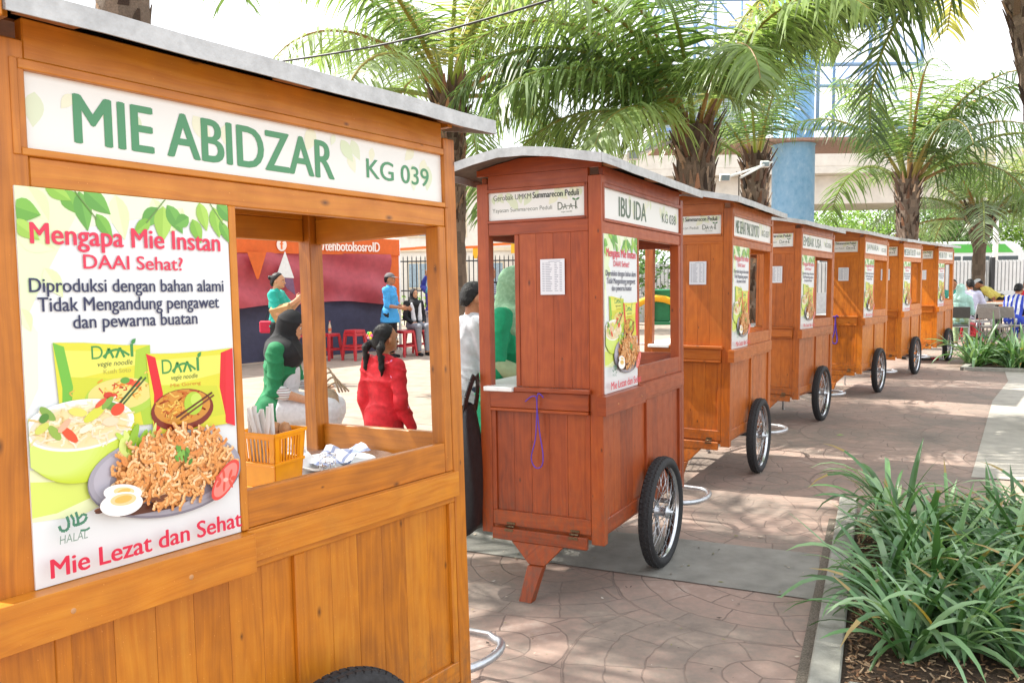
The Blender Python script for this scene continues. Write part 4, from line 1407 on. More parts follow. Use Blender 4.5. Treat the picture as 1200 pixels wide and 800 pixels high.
    for lay, (dz_, mt, s_) in enumerate(((.0, ROOF, 1), (-.006, ROOF_UNDER, -1))):
        grid = []
        for i in range(nx + 1):
            u = u0 + (u1 - u0) * i / nx
            grid.append([mb.vert((u, v + (rr.gauss(0, .0012)), z + dz_ + rr.gauss(0, .0015) + .003 * math.sin(u * 9 + v * 4))) for v, z in prof])
        for i in range(nx):
            for j in range(len(prof) - 1):
                q = (grid[i][j], grid[i + 1][j], grid[i + 1][j + 1], grid[i][j + 1])
                mb.face(q if s_ > 0 else q[::-1], mt, (1, 1, 1), None, True)
    # turned-down edges
    def lip(pts, off):
        for (a, b_) in zip(pts, pts[1:]):
            a, b_ = Vector(a), Vector(b_)
            d = Vector(off)
            mb.hexa([a + Vector((0, 0, -.036)), b_ + Vector((0, 0, -.036)), b_ + d + Vector((0, 0, -.036)), a + d + Vector((0, 0, -.036)), a + Vector((0, 0, .0035)), b_ + Vector((0, 0, .0035)), b_ + d + Vector((0, 0, .0035)), a + d + Vector((0, 0, .0035))], ROOF)
    us = np.linspace(u0 - .004, u1 + .004, 9)
    jit = [rr.gauss(0, .0018) for _ in us]
    lip([(u, prof[0][0] + k, prof[0][1] + k) for u, k in zip(us, jit)], (0, -.004, 0))
    lip([(u, prof[-1][0] + k, prof[-1][1] + k) for u, k in zip(us, jit)], (0, .004, 0))
    lip([(u0, v, z) for v, z in prof], (-.004, 0, 0))
    lip([(u1, v, z) for v, z in prof], (.004, 0, 0))
    B('roof', mb, 0)
    for u in (.004, CL - .024):
        mb = MB()
        fr = [(v, z - .009) for v, z in prof if .0 < v < .63] ; fr = [(.0, prof[0][1] + .026)] + fr + [(CD, prof[-1][1] + .018)]
        A = [mb.vert((u, v, z)) for v, z in fr] ; Bv = [mb.vert((u + .02, v, z)) for v, z in fr]
        lowA = [mb.vert((u, CD, 1.9855)), mb.vert((u, .0, 1.9855))]; lowB = [mb.vert((u + .02, CD, 1.9855)), mb.vert((u + .02, .0, 1.9855))]
        mb.face((A + lowA), wd, (rr.random(), 0, 0), [(v * 1.0, z) for v, z in fr] + [(CD, 1.98), (0, 1.98)]); mb.face((Bv + lowB)[::-1], wd, (rr.random(), 0, 0))
        ring = list(range(len(A) + 2)); Af, Bf = A + lowA, Bv + lowB
        for i in ring: j = (i + 1) % len(ring); mb.face((Af[j], Af[i], Bf[i], Bf[j]), wd)
        B('gable_board', mb, 0)
    for u in (.03, .60, 1.19):
        mb = MB(); mb.hexa([(u, -.086, 1.984), (u + .11, -.086, 1.984), (u + .11, .0005, 1.9925), (u, .0005, 1.9925), (u, -.086, 1.990), (u + .11, -.086, 1.990), (u + .11, .0005, 2.02), (u, .0005, 2.02)], W_PALE, grain=1); B('eave_bracket', mb, 0)
    if near_ov < .1:
        mb = MB(); mb.box(u0 - .02, u0 - .0045, -.09, .72, 1.955, 2.0, wd); B('barge_board', mb)
    # ---- wheels, axle, tubular foot
    wu = .645 if seed == 1 else .70
    zc = .286 - dz - tu * wu
    for v in (-.085 if seed == 1 else -.046, CD + .046):
        wh = bpy.data.objects.new('wheel', WHM[0]); C.objects.link(wh); wh.parent = root
        wh.location = (wu, v, zc + (tv * .7 if v > 0 else 0) * 0); wh.rotation_euler = (-tv, rr.uniform(0, 3), 0)
        for nm, me in zip(('tyre', 'rim', 'hub'), WHM[1:]):
            o = bpy.data.objects.new(nm, me); C.objects.link(o); o.parent = wh
    mb = MB(); mb.tube([(wu, -.012, zc), (wu, CD + .012, zc)], .013, DARKMET, 12); mb.box(wu - .04, wu + .04, .06, .10, zc + .01, .31, DARKMET); mb.box(wu - .04, wu + .04, CD - .1, CD - .06, zc + .01, .31, DARKMET); B('axle', mb, 0)
    ua, ub, vt = u_loop
    mb = MB()
    zb = .235; r_ = (ub - ua) / 2
    arc = [((ua + ub) / 2 - r_ * math.cos(a), vt + r_ * .55 - r_ * .55 * math.sin(a), zb - .01) for a in np.linspace(0, PI, 13)]
    pts = [(1.15, .50, .325), (1.17, .50, zb + .02), (ua + .02, .44, zb), (ua, .30, zb)] + arc + [(ub, .30, zb), (ub - .02, .46, zb), (1.24, .56, zb + .02), (1.22, .56, .325)]
    mb.tube(pts, .0155, GALV, 12); B('tube_handle', mb, 0)
    mb = MB()
    for v in (.14, .50): mb.tube([(1.19, v, .325), (1.20, v, .02), (1.26, v, .012)], .012, GALV, 10)
    B('foot_stand', mb, 0)
    return root


CARTS = [
    ((('MIE ABIDZAR', .137, .786), 'KG 039'), (-.8479, 1.4181), .9657, -.0155, -.0336, -.0194, W_ORANGE, 'honey orange food cart signed MIE ABIDZAR, nearest and largest in the row'),
    ((('IBU IDA', .249, .641), 'KG 038'), (.4041, 3.6929), 1.0866, -.0155, -.0133, .0042, W_RED, 'reddish brown food cart signed IBU IDA with a purple string on its end'),
    ((('MIE SEHAT PAK SUYOTO', .124, .814), 'KG 037'), (1.4982, 5.7780), 1.0573, -.0163, .0033, .0197, W_BROWN, 'orange brown food cart standing right behind the IBU IDA cart'),
    ((('EMBAK USA', .102, .751), 'KG 036'), (2.7667, 8.0940), .9670, -.0194, .0021, .0073, W_BROWN, 'orange brown food cart signed EMBAK USA, fourth along the row'),
    ((('JAWARA', .15, .734), 'KG 035'), (4.2370, 10.1552), .9376, -.0168, .0032, .0058, W_AMBER, 'amber food cart behind the EMBAK USA cart, with a bright sunlit end'),
    ((('MIE SEHAT BU SITI', .105, .813), 'KG 034'), (5.6166, 12.0886), .9196, -.0048, -.0014, -.0052, W_AMBER, 'amber food cart second from the far end of the row'),
    ((('MIE IBU TUTI', .113, .689), 'KG 033'), (7.0920, 13.9965), .9027, .0008, -.0045, -.0144, W_AMBER, 'farthest amber food cart, last in the row beside the diners'),
]
for i, (tx, p, t, tu, tv, dz, wd, lb) in enumerate(CARTS):
    food_cart(tx, p, t, tu, tv, dz, wd, lb, i + 1, near_ov=.02 if i == 0 else .21, u_loop=(1.44, 1.76, .185) if i == 0 else (1.18, 1.56, -.11))
random.seed(99)


def cart_pt(k, u, v, z):
    _, p, t, tu, tv, dz, _, _ = CARTS[k]
    M = Matrix.Translation((p[0], p[1], dz)) @ Euler((tv, -tu, t)).to_matrix().to_4x4()
    return M @ Vector((u, v, z))


# ------------------------------------------------------------------ drinks tent
tp0, tp1 = Vector((-5.0, 14.9, 0)), Vector((-2.40, 18.05, 0))
tdir = (tp1 - tp0).normalized()
TANG = math.atan2(tdir.y, tdir.x)
TL = (tp1 - tp0).length
tent = empty('drinks_tent', tuple(tp1), (0, 0, TANG), 'orange canopy tent with red curtains over a dark skirt, lettered valance', 'tent')
ORG = mat('tent_orange_fabric', hexc('e8702a'), .6, .05, 2.0, trans=.2)
CREAM = mat('tent_top_fabric', hexc('ecdcc4'), .6, .05, 2.0, trans=.25)
CUR = mat('red_curtain_fabric', hexc('b04650'), .55, .1, 1.5, .004, 8)
NAVY = mat('dark_skirt_fabric', hexc('42425a'), .7, .1, 1.5, .004, 8)
X0 = -TL - 1.6                                            # runs on to the left, out of sight behind the poster


def cloth(mb, x0, x1, z0f, z1f, y, amp, freq, mt, nx=90, nz=16, seed=0):
    rr = random.Random(seed); ph = [rr.uniform(0, 6) for _ in range(6)]
    g = []
    for i in range(nx + 1):
        t = i / nx; x = x0 + (x1 - x0) * t; col = []
        for k in range(nz + 1):
            s = k / nz; z = z0f(x) + (z1f(x) - z0f(x)) * s
            yy = y + amp * (math.sin(x * freq + ph[0] + 1.3 * math.sin(s * 2.2 + ph[1])) * .6 + .4 * math.sin(x * freq * 2.3 + ph[2] + s * 3)) * (1.15 - s * .8) + amp * .8 * math.sin(s * 9 + x * 1.6 + ph[3]) * .5
            col.append(mb.vert((x, yy, z)))
        g.append(col)
    for i in range(nx):
        for k in range(nz):
            mb.face((g[i][k], g[i + 1][k], g[i + 1][k + 1], g[i][k + 1]), mt, (1, 1, 1), None, True)


mb = MB(); cloth(mb, X0, -.02, lambda x: 2.02, lambda x: 2.36, -.05, .006, 2.0, ORG, 60, 4, 1); cloth(mb, X0, -.02, lambda x: 2.02, lambda x: 2.36, -.035, .006, 2.0, ORG, 60, 4, 1); val = mb.build('valance', tent)
mb = MB()
TW = hexc('f3e2d6')
fv = lambda x, y: (x, -.072, y)
put_text(mb, 'tehbotolsosroID', fv, -2.0, -.60, 2.09, 2.28, PRINT, TW, .03); mb.build('lettering', val)
mb = MB(); put_text(mb, 'tehbotolsosroID', fv, -5.55, -4.15, 2.09, 2.28, PRINT, TW, .03); mb.build('lettering', val)
mb = MB()
for cx in (-3.0,):
    mb.poly([fv(x, y) for x, y in ell(cx, 2.18, .11, .12, 20)], PRINT, TW); put_text(mb, 'f', lambda x, y: (x, -.074, y), cx - .03, cx + .04, 2.10, 2.26, PRINT, hexc('e8702a'), .04)
mb.build('badge', val); mb = MB()
cx = -2.17
mb.poly([fv(x, y) for x, y in ((cx - .13, 2.10), (cx + .13, 2.10), (cx + .15, 2.18), (cx + .13, 2.26), (cx - .13, 2.26), (cx - .15, 2.18))], PRINT, TW)
mb.poly([(x, -.074, y) for x, y in ((cx - .10, 2.125), (cx + .10, 2.125), (cx + .11, 2.18), (cx + .10, 2.235), (cx - .10, 2.235), (cx - .11, 2.18))], PRINT, hexc('e8702a'))
mb.poly([(x, -.076, y) for x, y in ((cx - .03, 2.14), (cx + .05, 2.18), (cx - .03, 2.22))], PRINT, TW)
mb.build('badge', val)
bot = lambda x: 1.0 + .09 * abs(math.sin((x + .2) * .78)) + (.02 * math.sin(x * 3.1))
mb = MB(); cloth(mb, X0, -.30, bot, lambda x: 2.04, -.05, .10, 2.6, CUR, 140, 18, 3); mb.build('curtain', tent)
mb = MB(); cloth(mb, X0, -.12, lambda x: .02, lambda x: 1.35, .09, .035, 1.9, NAVY, 100, 10, 4); mb.build('skirt', tent)
mb = MB()
mb.hexa([(-.34, -.02, 1.0), (-.02, -.02, 1.0), (-.02, .0, 1.0), (-.34, .0, 1.0), (-.42, -.02, 2.03), (-.02, -.02, 2.03), (-.02, .0, 2.03), (-.42, .0, 2.03)], ORG)
mb.build('corner_drape', tent)
mb = MB()
mb.hexa([(-3.62, -.17, 1.55), (-3.58, -.17, 1.55), (-3.58, -.165, 1.55), (-3.62, -.165, 1.55), (-3.80, -.17, 2.03), (-3.4, -.17, 2.03), (-3.4, -.165, 2.03), (-3.80, -.165, 2.03)], ORG)
mb.build('corner_drape', tent)
for x, y in ((0, 0), (0, 2.9), (-TL, 2.9), (-TL - 1.5, 0)):
    mb = MB(); mb.tube([(x, y, 0), (x, y, 2.34)], .03, WHITEP, 8); mb.build('pole', tent)
mb = MB()
ap = mb.vert(((X0) / 2, 1.5, 3.3)); q = [mb.vert(p) for p in ((X0, -.05, 2.36), (0, -.05, 2.36), (0, 3.0, 2.36), (X0, 3.0, 2.36))]
for i in range(4): mb.face((q[i], q[(i + 1) % 4], ap), CREAM, (1, 1, 1), None, False)
mb.build('canopy', tent)
mb = MB(); cloth(mb, -.02, 0.0, lambda x: 0, lambda x: 1, 0, 0, 1, NAVY, 1, 1); mb = MB()
mb.box(-.06, -.04, .05, 2.9, .02, 2.2, NAVY); mb.build('side_wall', tent)
# white pennant tied on the curtain
pn = MB()
c = tp0.lerp(tp1, .245)
f_ = lambda x, z, y=0: tuple(c + tdir * x + Vector((tdir.y, -tdir.x, 0)) * (.26 + y) + Vector((0, 0, z)))
pn.poly([f_(-.19, 1.58), f_(.20, 1.56), f_(.02, 2.05)], WHITEP); pn.poly([f_(-.19, 1.58, -.01), f_(.20, 1.56, -.01), f_(.02, 2.05, -.01)][::-1], WHITEP)
PURP = mat('mauve_cloth', hexc('7a5a76'), .8, .1, 4.0)
pn.poly([f_(-.12, 1.57), f_(.18, 1.55), f_(.22, 1.25), f_(.05, 1.36)], PURP); pn.poly([f_(-.12, 1.57, -.01), f_(.05, 1.36, -.01), f_(.22, 1.25, -.01), f_(.18, 1.55, -.01)], PURP)
tag(pn.build('pennant'), 'white triangular pennant with mauve tail hung on the red tent curtain', 'pennant')


# ------------------------------------------------------------------ stools, chairs, tables
def stool_mesh():
    mb = MB(); h = .46; a, b_ = .118, .165
    # seat with dropped rim and a hole drawn by a ring of four slabs
    mb.hexa([(-a - .012, -a - .012, h - .05), (a + .012, -a - .012, h - .05), (a + .012, -a, h - .05), (-a - .012, -a, h - .05), (-a, -a - .006, h), (a, -a - .006, h), (a, -a + .004, h), (-a, -a + .004, h)], REDPL)
    mb.hexa([(-a - .012, a, h - .05), (a + .012, a, h - .05), (a + .012, a + .012, h - .05), (-a - .012, a + .012, h - .05), (-a, a - .004, h), (a, a - .004, h), (a, a + .006, h), (-a, a + .006, h)], REDPL)
    for s in (-1, 1):
        x0, x1 = sorted((s * a, s * (a + .012)))
        mb.hexa([(x0, -a, h - .05), (x1, -a, h - .05), (x1, a, h - .05), (x0, a, h - .05), (x0 - s * .004, -a, h - .001), (x1 - s * .004, -a, h - .001), (x1 - s * .004, a, h - .001), (x0 - s * .004, a, h - .001)], REDPL)
    for x0, x1, y0, y1 in ((-a, -.02, -a, a), (.02, a, -a, a), (-.0199, .0199, -a, -.02), (-.0199, .0199, .02, a)):
        mb.box(x0, x1, y0, y1, h - .012, h - .002, REDPL)
    seat = mb.mesh('seat', .004)
    legs = []
    for sx in (-1, 1):
        for sy in (-1, 1):
            mb = MB(); w_ = .021
            t, f = Vector((sx * (a - .008), sy * (a - .008), h - .05)), Vector((sx * (b_ - .015), sy * (b_ - .015), 0))
            q = lambda c, k: [c + Vector((x * k, y * k, 0)) for x, y in ((-1, -1), (1, -1), (1, 1), (-1, 1))]
            mb.hexa(q(f, w_ * .85) + q(t, w_ * 1.1), REDPL)
            legs.append(mb.mesh('leg', .004))
    mb = MB()
    for s in (-1, 1):
        y = s * .132
        mb.box(-.115, .115, y - .006, y + .006, .17, .205, REDPL); mb.box(y - .006, y + .006, -.115, .115, .17, .205, REDPL)
    return seat, legs, mb.mesh('brace', .003)


STM = stool_mesh()


def stool(x, y, rz, label, s=1.0, z=0.0):
    r = empty('plastic_stool', (x, y, z), (0, 0, rz), label, 'stool', 'red plastic stools')
    for nm, me in [('seat', STM[0]), ('brace', STM[2])] + [('leg', m_) for m_ in STM[1]]:
        o = bpy.data.objects.new(nm, me); C.objects.link(o); o.parent = r
    r.scale = (s, s, s)
    return r


stool(-3.46, 15.95, TANG, 'red plastic stool carrying a small bottle in front of the tent', 1.1)
stool(-2.98, 15.9, TANG + .1, 'red plastic stool stacked inside another, right of the bottle stool', 1.12)
stool(-2.98, 15.9, TANG + .12, 'topmost red stool of the stack of two beside the bottle stool', 1.12, .06)
stool(-4.05, 15.75, TANG, 'red plastic stool behind the seated woman in the black headscarf, at the tent skirt', 1.1)
stool(-2.12, 16.55, TANG, 'red plastic stool at the right corner of the tent, nearest to us', 1.12)
stool(-1.97, 17.02, TANG + .2, 'red plastic stool under the seated woman in a white scarf', 1.1)
stool(-1.42, 17.3, TANG + .3, 'red plastic stool behind the woman in white trousers', 1.1)
stool(-1.78, 6.30, .3, 'red plastic stool under the woman in the white apron', 1.0)
bt = empty('bottle', tuple(Vector((-3.46, 15.95, .507))), label='small tea bottle with an orange label on a red stool', cat='bottle')
mb = MB(); mb.lathe([(.026, 0), (.03, .01), (.03, .12), (.024, .15), (.013, .19), (.013, .225)], mat('clear_tea_bottle', hexc('c8b098'), .15, .05, 4.0), 14); mb.build('glass_body', bt)
mb = MB(); mb.lathe([(.031, .045), (.031, .10)], mat('orange_label', hexc('e06a3a'), .5, .05, 4.0), 14); mb.build('label_band', bt)
mb = MB(); mb.lathe([(.015, .222), (.015, .24), (.0, .241)], REDPL, 12); mb.build('cap', bt)


def chair(x, y, rz, label, shell, back_h=.84, metal=GALV, z_seat=.45, name='metal_chair'):
    r = empty(name, (x, y, 0), (0, 0, rz), label, 'chair', None)
    for sx in (-1, 1):
        mb = MB(); mb.tube([(sx * .22, .24, 0), (sx * .19, .17, z_seat - .02)], .012, metal, 8); mb.build('leg', r)
        mb = MB(); mb.tube([(sx * .22, -.26, 0), (sx * .19, -.18, z_seat - .02), (sx * .19, -.21, z_seat + .2), (sx * .18, -.26, back_h)], .012, metal, 8); mb.build('leg', r)
    mb = MB(); mb.tube([(-.19, .17, z_seat - .02), (.19, .17, z_seat - .02), (.19, -.18, z_seat - .02), (-.19, -.18, z_seat - .02)], .011, metal, 8, closed=True); mb.build('seat_frame', r)
    mb = MB(); mb.box(-.205, .205, -.19, .2, z_seat - .008, z_seat + .02, shell); mb.build('seat', r, bevel=.008)
    mb = MB(); mb.hexa([(-.2, -.235, z_seat + .16), (.2, -.235, z_seat + .16), (.2, -.215, z_seat + .16), (-.2, -.215, z_seat + .16), (-.2, -.285, back_h), (.2, -.285, back_h), (.2, -.265, back_h), (-.2, -.265, back_h)], shell); mb.build('backrest', r, bevel=.008)
    return r


DKSH = mat('dark_grey_shell', hexc('4c4c4a'), .6, .1, 4.0); GRSH = mat('grey_shell', hexc('8f8a86'), .6, .1, 4.0); ORSH = mat('orange_shell', hexc('e08a58'), .5, .06, 4.0)
chair(9.15, 17.2, -.45, 'steel chair with a dark back under the woman in mint green', DKSH)
chair(10.42, 18.75, .05, 'thin steel chair behind the man in the pale lilac shirt', GRSH)
chair(10.1, 17.05, -.95, 'grey steel chair under the diner in the blue and white striped shirt', GRSH, metal=GRSH)
chair(9.62, 16.75, -.9, 'grey chair with a curved grey back left of the striped shirt diner', GRSH, metal=GRSH)
chair(12.0, 21.0, .2, 'orange chair left of the diner in the red shirt', ORSH, name='plastic_chair')
chair(12.75, 21.2, -.2, 'orange chair behind the diner in the red shirt', ORSH, name='plastic_chair')
chair(11.15, 20.0, 1.6, 'orange chair drawn up to the table beside the man in lilac', ORSH, name='plastic_chair')
stool(9.75, 18.0, .4, 'red plastic stool under the table edge between the two nearest diners', 1.0)
stool(10.46, 19.1, .1, 'red plastic stool under the man in the pale lilac shirt', 1.05)
TABTOP = mat('table_top_laminate', hexc('b9ad9e'), .4, .06, 3.0)


def table(x, y, rz, sx, sy, label):
    r = empty('dining_table', (x, y, 0), (0, 0, rz), label, 'table')
    mb = MB(); mb.box(-sx / 2, sx / 2, -sy / 2, sy / 2, .80, .83, TABTOP); mb.build('tabletop', r, bevel=.006)
    mb = MB(); mb.tube([(0, 0, .03), (0, 0, .80)], .04, DARKMET, 12); mb.build('pedestal', r)
    mb = MB(); mb.bar((-.28, -.28, .02), (.28, .28, .02), .06, .035, DARKMET); mb.bar((-.28, .28, .021), (.28, -.28, .021), .06, .035, DARKMET); mb.build('foot', r, bevel=.005)


table(11.2, 19.4, .3, 1.0, .8, 'pale dining table on a black pedestal beside the man in lilac')
table(13.2, 20.6, .3, 1.0, .8, 'pale dining table in front of the diner in the red shirt')

# gas cylinder
GASG = mat('gas_green', hexc('8fb82a'), .35, .12, 8.0)
g = empty('gas_cylinder', (8.12, 14.85, 0), (0, 0, .4), 'small round green gas cylinder beside the far planting bed', 'gas cylinder')
mb = MB(); mb.lathe([(.0, .035), (.06, .04), (.115, .07), (.134, .12), (.136, .17), (.125, .22), (.095, .25), (.04, .27), (.0, .272)], GASG, 32); mb.build('body', g)
mb = MB(); mb.lathe([(.095, .0), (.098, .0), (.10, .045), (.096, .05)], GASG, 28); mb.build('foot_ring', g)
mb = MB()
for k in range(3):
    a0 = k * 2.1
    for i in range(8):
        a, b_ = a0 + i * .2, a0 + (i + 1) * .2
        p = lambda an, r_, z: (r_ * math.cos(an), r_ * math.sin(an), z)
        zlo = .25 if i in (0, 1, 6, 7) else .325
        mb.hexa([p(a, .088, zlo), p(b_, .088, zlo), p(b_, .082, zlo), p(a, .082, zlo), p(a, .09, .37), p(b_, .09, .37), p(b_, .084, .37), p(a, .084, .37)], GASG)
mb.build('collar', g)
mb = MB(); mb.lathe([(.018, .27), (.018, .31), (.026, .312), (.026, .335), (.0, .336)], BRASS, 12); mb.build('valve', g)

# playground slide seen through the second cart
pg = empty('playground_slide', (2.45, 14.2, 0), (0, 0, -.3), 'green and yellow playground slide seen through the opening of the IBU IDA cart', 'slide')
PGG = mat('play_green', hexc('1f7a4e'), .5, .1, 3.0); PGY = mat('play_yellow', hexc('f0b21e'), .45, .06, 3.0)
for x in (-.1, .55):
    mb = MB(); mb.tube([(x, 0, 0), (x, 0, 1.45)], .045, PGG, 10); mb.build('post', pg)
mb = MB(); mb.box(-.10, .22, .05, .12, .75, 1.3, PGG); mb.build('guard_panel', pg, bevel=.02)
mb = MB(); mb.box(-.15, .6, -.02, .6, .70, .745, PGG); mb.build('platform', pg)
mb = MB()
pts = [(.0 - .12 * i, -.02 - .03 * i, 1.15 - .55 * (1 - math.cos(i / 8 * PI / 2 * 1.2))) for i in range(-4, 9)]
mb.tube(pts, .06, PGY, 10); mb.build('chute_rail', pg)
mb = MB(); pts = [(.55 + .1 * i, -.1 - .16 * i, max(.12, .75 - .085 * i)) for i in range(8)]
for a, b_ in zip(pts, pts[1:]): mb.bar(a, b_, .4, .03, PGY)
mb.build('chute', pg)

# ------------------------------------------------------------------ things on and around the near carts
_, P1c, T1, *_r = CARTS[0]
def on_cart(k, u, v, z, rz=0.0):
    p = cart_pt(k, u, v, z)
    return tuple(p), (0, 0, CARTS[k][2] + rz)


def basket():
    loc, rot = on_cart(0, .735, .225, 1.0035, .18)
    r = empty('plastic_basket', loc, rot, 'yellow plastic basket of straws and cutlery on the near counter', 'basket')
    a, b_, h = .052, .062, .148
    def shell_side(mb, p0, p1, q0, q1, th):
        """one side with slots: bottom edge p0-p1, top edge q0-q1, th inward"""
        p0, p1, q0, q1, th = map(Vector, (p0, p1, q0, q1, th))
        def pt(s, t): return p0.lerp(p1, s).lerp(q0.lerp(q1, s), t)
        def slab(s0, s1, t0, t1, k=1.0):
            A = [pt(s0, t0), pt(s1, t0), pt(s1, t1), pt(s0, t1)]
            mb.hexa([A[0], A[1], A[1] + th * k, A[0] + th * k, A[3], A[2], A[2] + th * k, A[3] + th * k], YELPL)
        slab(0, 1, 0, .46); slab(0, .16, .46, 1); slab(.84, 1, .46, 1); slab(.16, .84, .90, 1); slab(.16, .84, .46, .5)
        for i in range(7):
            s = .16 + .68 * (i + .5) / 7
            slab(s - .022, s + .022, .5, .90, .8)
        o_ = -th * .9
        for t0, t1 in ((.0, .05), (.44, .49), (.955, 1.02)):
            A = [pt(-.02, t0), pt(1.02, t0), pt(1.02, t1), pt(-.02, t1)]
            mb.hexa([A[0] + o_, A[1] + o_, A[1] - th * .05, A[0] - th * .05, A[3] + o_, A[2] + o_, A[2] - th * .05, A[3] - th * .05], YELPL)
    mb = MB(); t = .004
    shell_side(mb, (-a, -a, 0), (a, -a, 0), (-b_, -b_, h), (b_, -b_, h), (0, t, 0))
    shell_side(mb, (a, -a, 0), (a, a, 0), (b_, -b_, h), (b_, b_, h), (-t, 0, 0))
    shell_side(mb, (a, a, 0), (-a, a, 0), (b_, b_, h), (-b_, b_, h), (0, -t, 0))
    shell_side(mb, (-a, a, 0), (-a, -a, 0), (-b_, b_, h), (-b_, -b_, h), (t, 0, 0))
    mb.box(-a, a, -a, a, .0005, .005, YELPL)
    mb.build('basket_body', r, bevel=.0007)
    return loc, rot


bl, br_ = basket()
STRAW = mat('straw_white', hexc('ececea'), .4, .03, 8.0, trans=.3)
rr = random.Random(21)
for i in range(9):
    mb = MB()
    x, y = rr.uniform(-.045, .0), rr.uniform(-.03, .03)
    dx, dy = rr.uniform(-.035, .02), rr.uniform(-.03, .03)
    L = rr.uniform(.19, .225)
    mb.tube([(x, y, .008), (x + dx, y + dy, L)], .0062, STRAW, 10, caps=False)
    o = mb.build('drinking_straw'); o.location = bl; o.rotation_euler = br_
    tag(o, 'white drinking straw standing in the yellow basket', 'straw', 'straws in the yellow basket')
for i, (x, y) in enumerate(((.025, .012), (.034, -.012))):
    mb = MB()
    mb.tube([(x, y, .006), (x + .004, y, .13)], .004, W_PALE, 8)
    mb.lathe([(.0, .125), (.014, .13), (.018, .145), (.012, .16), (.0, .165)], W_PALE, 12, (x + .004, y, 0))
    o = mb.build('wooden_spoon'); o.location = bl; o.rotation_euler = br_
    tag(o, 'wooden spoon in the yellow basket beside the straws', 'spoon', 'spoons in the yellow basket')
# plate with folded cloth, bowl, glass
loc, rot = on_cart(0, .99, .26, 1.0035)
CER = mat('white_ceramic', hexc('dcdedd'), .2, .03, 4.0)
mb = MB(); mb.lathe([(.0, .006), (.06, .006), (.10, .014), (.115, .022), (.117, .022), (.10, .010), (.06, .0), (.0, .0)], CER, 40)
o = mb.build('dinner_plate'); o.location = loc; tag(o, 'white plate on the near counter holding a checked napkin', 'plate')
NAP = MB(); rr = random.Random(8)
CLOTHC = colmat('checked_cloth', .85)
g = [[NAP.vert((-.085 + .17 * i / 16, -.06 + .12 * j / 12, .012 + .02 * math.sin(i * .5) * math.sin(j * .45) + rr.uniform(0, .004) + (.016 if i > 9 else 0))) for j in range(13)] for i in range(17)]
for i in range(16):
    for j in range(12):
        c = 'dfe0e4' if (i % 4 and j % 4) else ('8f9ab8' if (i % 4 == 0) ^ (j % 4 == 0) else '66739a')
        NAP.face((g[i][j], g[i + 1][j], g[i + 1][j + 1], g[i][j + 1]), CLOTHC, hexc(c), None, True)
o = NAP.build('napkin'); o.location = (loc[0], loc[1], loc[2] + .012); o.rotation_euler = rot
tag(o, 'folded blue and white checked napkin on the plate', 'napkin')
loc, rot = on_cart(0, .90, .34, 1.0035)
mb = MB(); mb.lathe([(.0, .004), (.03, .004), (.034, .012), (.06, .035), (.072, .062), (.074, .062), (.064, .036), (.036, .008), (.0, .0001)][::-1], CER, 36)
mb2 = MB(); mb2.lathe([(.074, .0), (.064, .03), (.045, .052), (.03, .062), (.0, .064)], CER, 36)
r = empty('soup_bowl', loc, rot, 'upturned white bowl behind the yellow basket', 'bowl')
mb2.build('bowl_body', r); mb = MB(); mb.lathe([(.03, .061), (.03, .07), (.026, .07), (.026, .061)], CER, 28); mb.build('foot_ring', r)
loc, rot = on_cart(0, .905, .20, 1.0035)
mb = MB()
for a in np.linspace(0, 2 * PI, 7)[:-1]: mb.tube([(.022 * math.cos(a), .022 * math.sin(a), 0), (.022 * math.cos(a), .022 * math.sin(a), .055)], .0016, STEEL, 6)
for z in (.003, .03, .055): mb.tube([(.022 * math.cos(a), .022 * math.sin(a), z) for a in np.linspace(0, 2 * PI, 25)[:-1]], .0016, STEEL, 6, closed=True)
o = mb.build('wire_holder'); o.location = loc; tag(o, 'small steel wire holder between basket and plate', 'holder')
loc, rot = on_cart(0, 1.03, .30, 1.002)
mb = MB(); mb.lathe([(.0, .001), (.17, .001), (.185, .01), (.188, .01), (.175, .0)], STEEL, 48)
o = mb.build('serving_tray'); o.location = loc; tag(o, 'round steel tray on the near counter beside the white plate', 'tray')

# black rubbish bag hung at the back corner of the second cart
def bag():
    mb = MB(); rr = random.Random(2)
    n, m_ = 28, 22
    for j in range(m_ + 1):
        t = j / m_
        z = -.60 + .60 * t
        w_ = .13 * (math.sin(PI * min(1, .22 + t * .66)) ** .55) * (1 - .15 * t)
        d = .10 * (math.sin(PI * min(1, .15 + t * .7)) ** .6) * (1 - .45 * t)
        for i in range(n):
            a = 2 * PI * i / n
            k = 1 + .10 * math.sin(a * 5 + 1.2 * t) * (.15 + .85 * t) + .05 * math.sin(a * 11 + t) * t + .05 * math.sin(a * 2 + t * 5)
            mb.vert((w_ * math.cos(a) * k + .015 * math.sin(t * 6), d * math.sin(a) * k, z + .012 * math.sin(a * 3) * (1 if j in (0, m_) else .3)))
    for j in range(m_):
        for i in range(n):
            mb.face((j * n + i, j * n + (i + 1) % n, (j + 1) * n + (i + 1) % n, (j + 1) * n + i), BLACKPL, (1, 1, 1), None, True)
    mb.face(list(range(n))[::-1], BLACKPL)
    r = empty('plastic_bag', tuple(cart_pt(1, -.03, .69, .90)), (0, 0, CARTS[1][2]), 'black plastic rubbish bag hanging from the back corner of the IBU IDA cart', 'bag')
    mb.build('bag_body', r)
    for s in (-1, 1):
        h = MB()
        pts = [(s * .05, -.02, -.03), (s * .05, -.035, .05), (s * .03, -.05, .12), (s * .012, -.055, .15)]
        for a, b_ in zip(pts, pts[1:]): h.bar(a, b_, .035, .006, BLACKPL, up=(0, 1, 0))
        h.build('bag_handle', r)


bag()
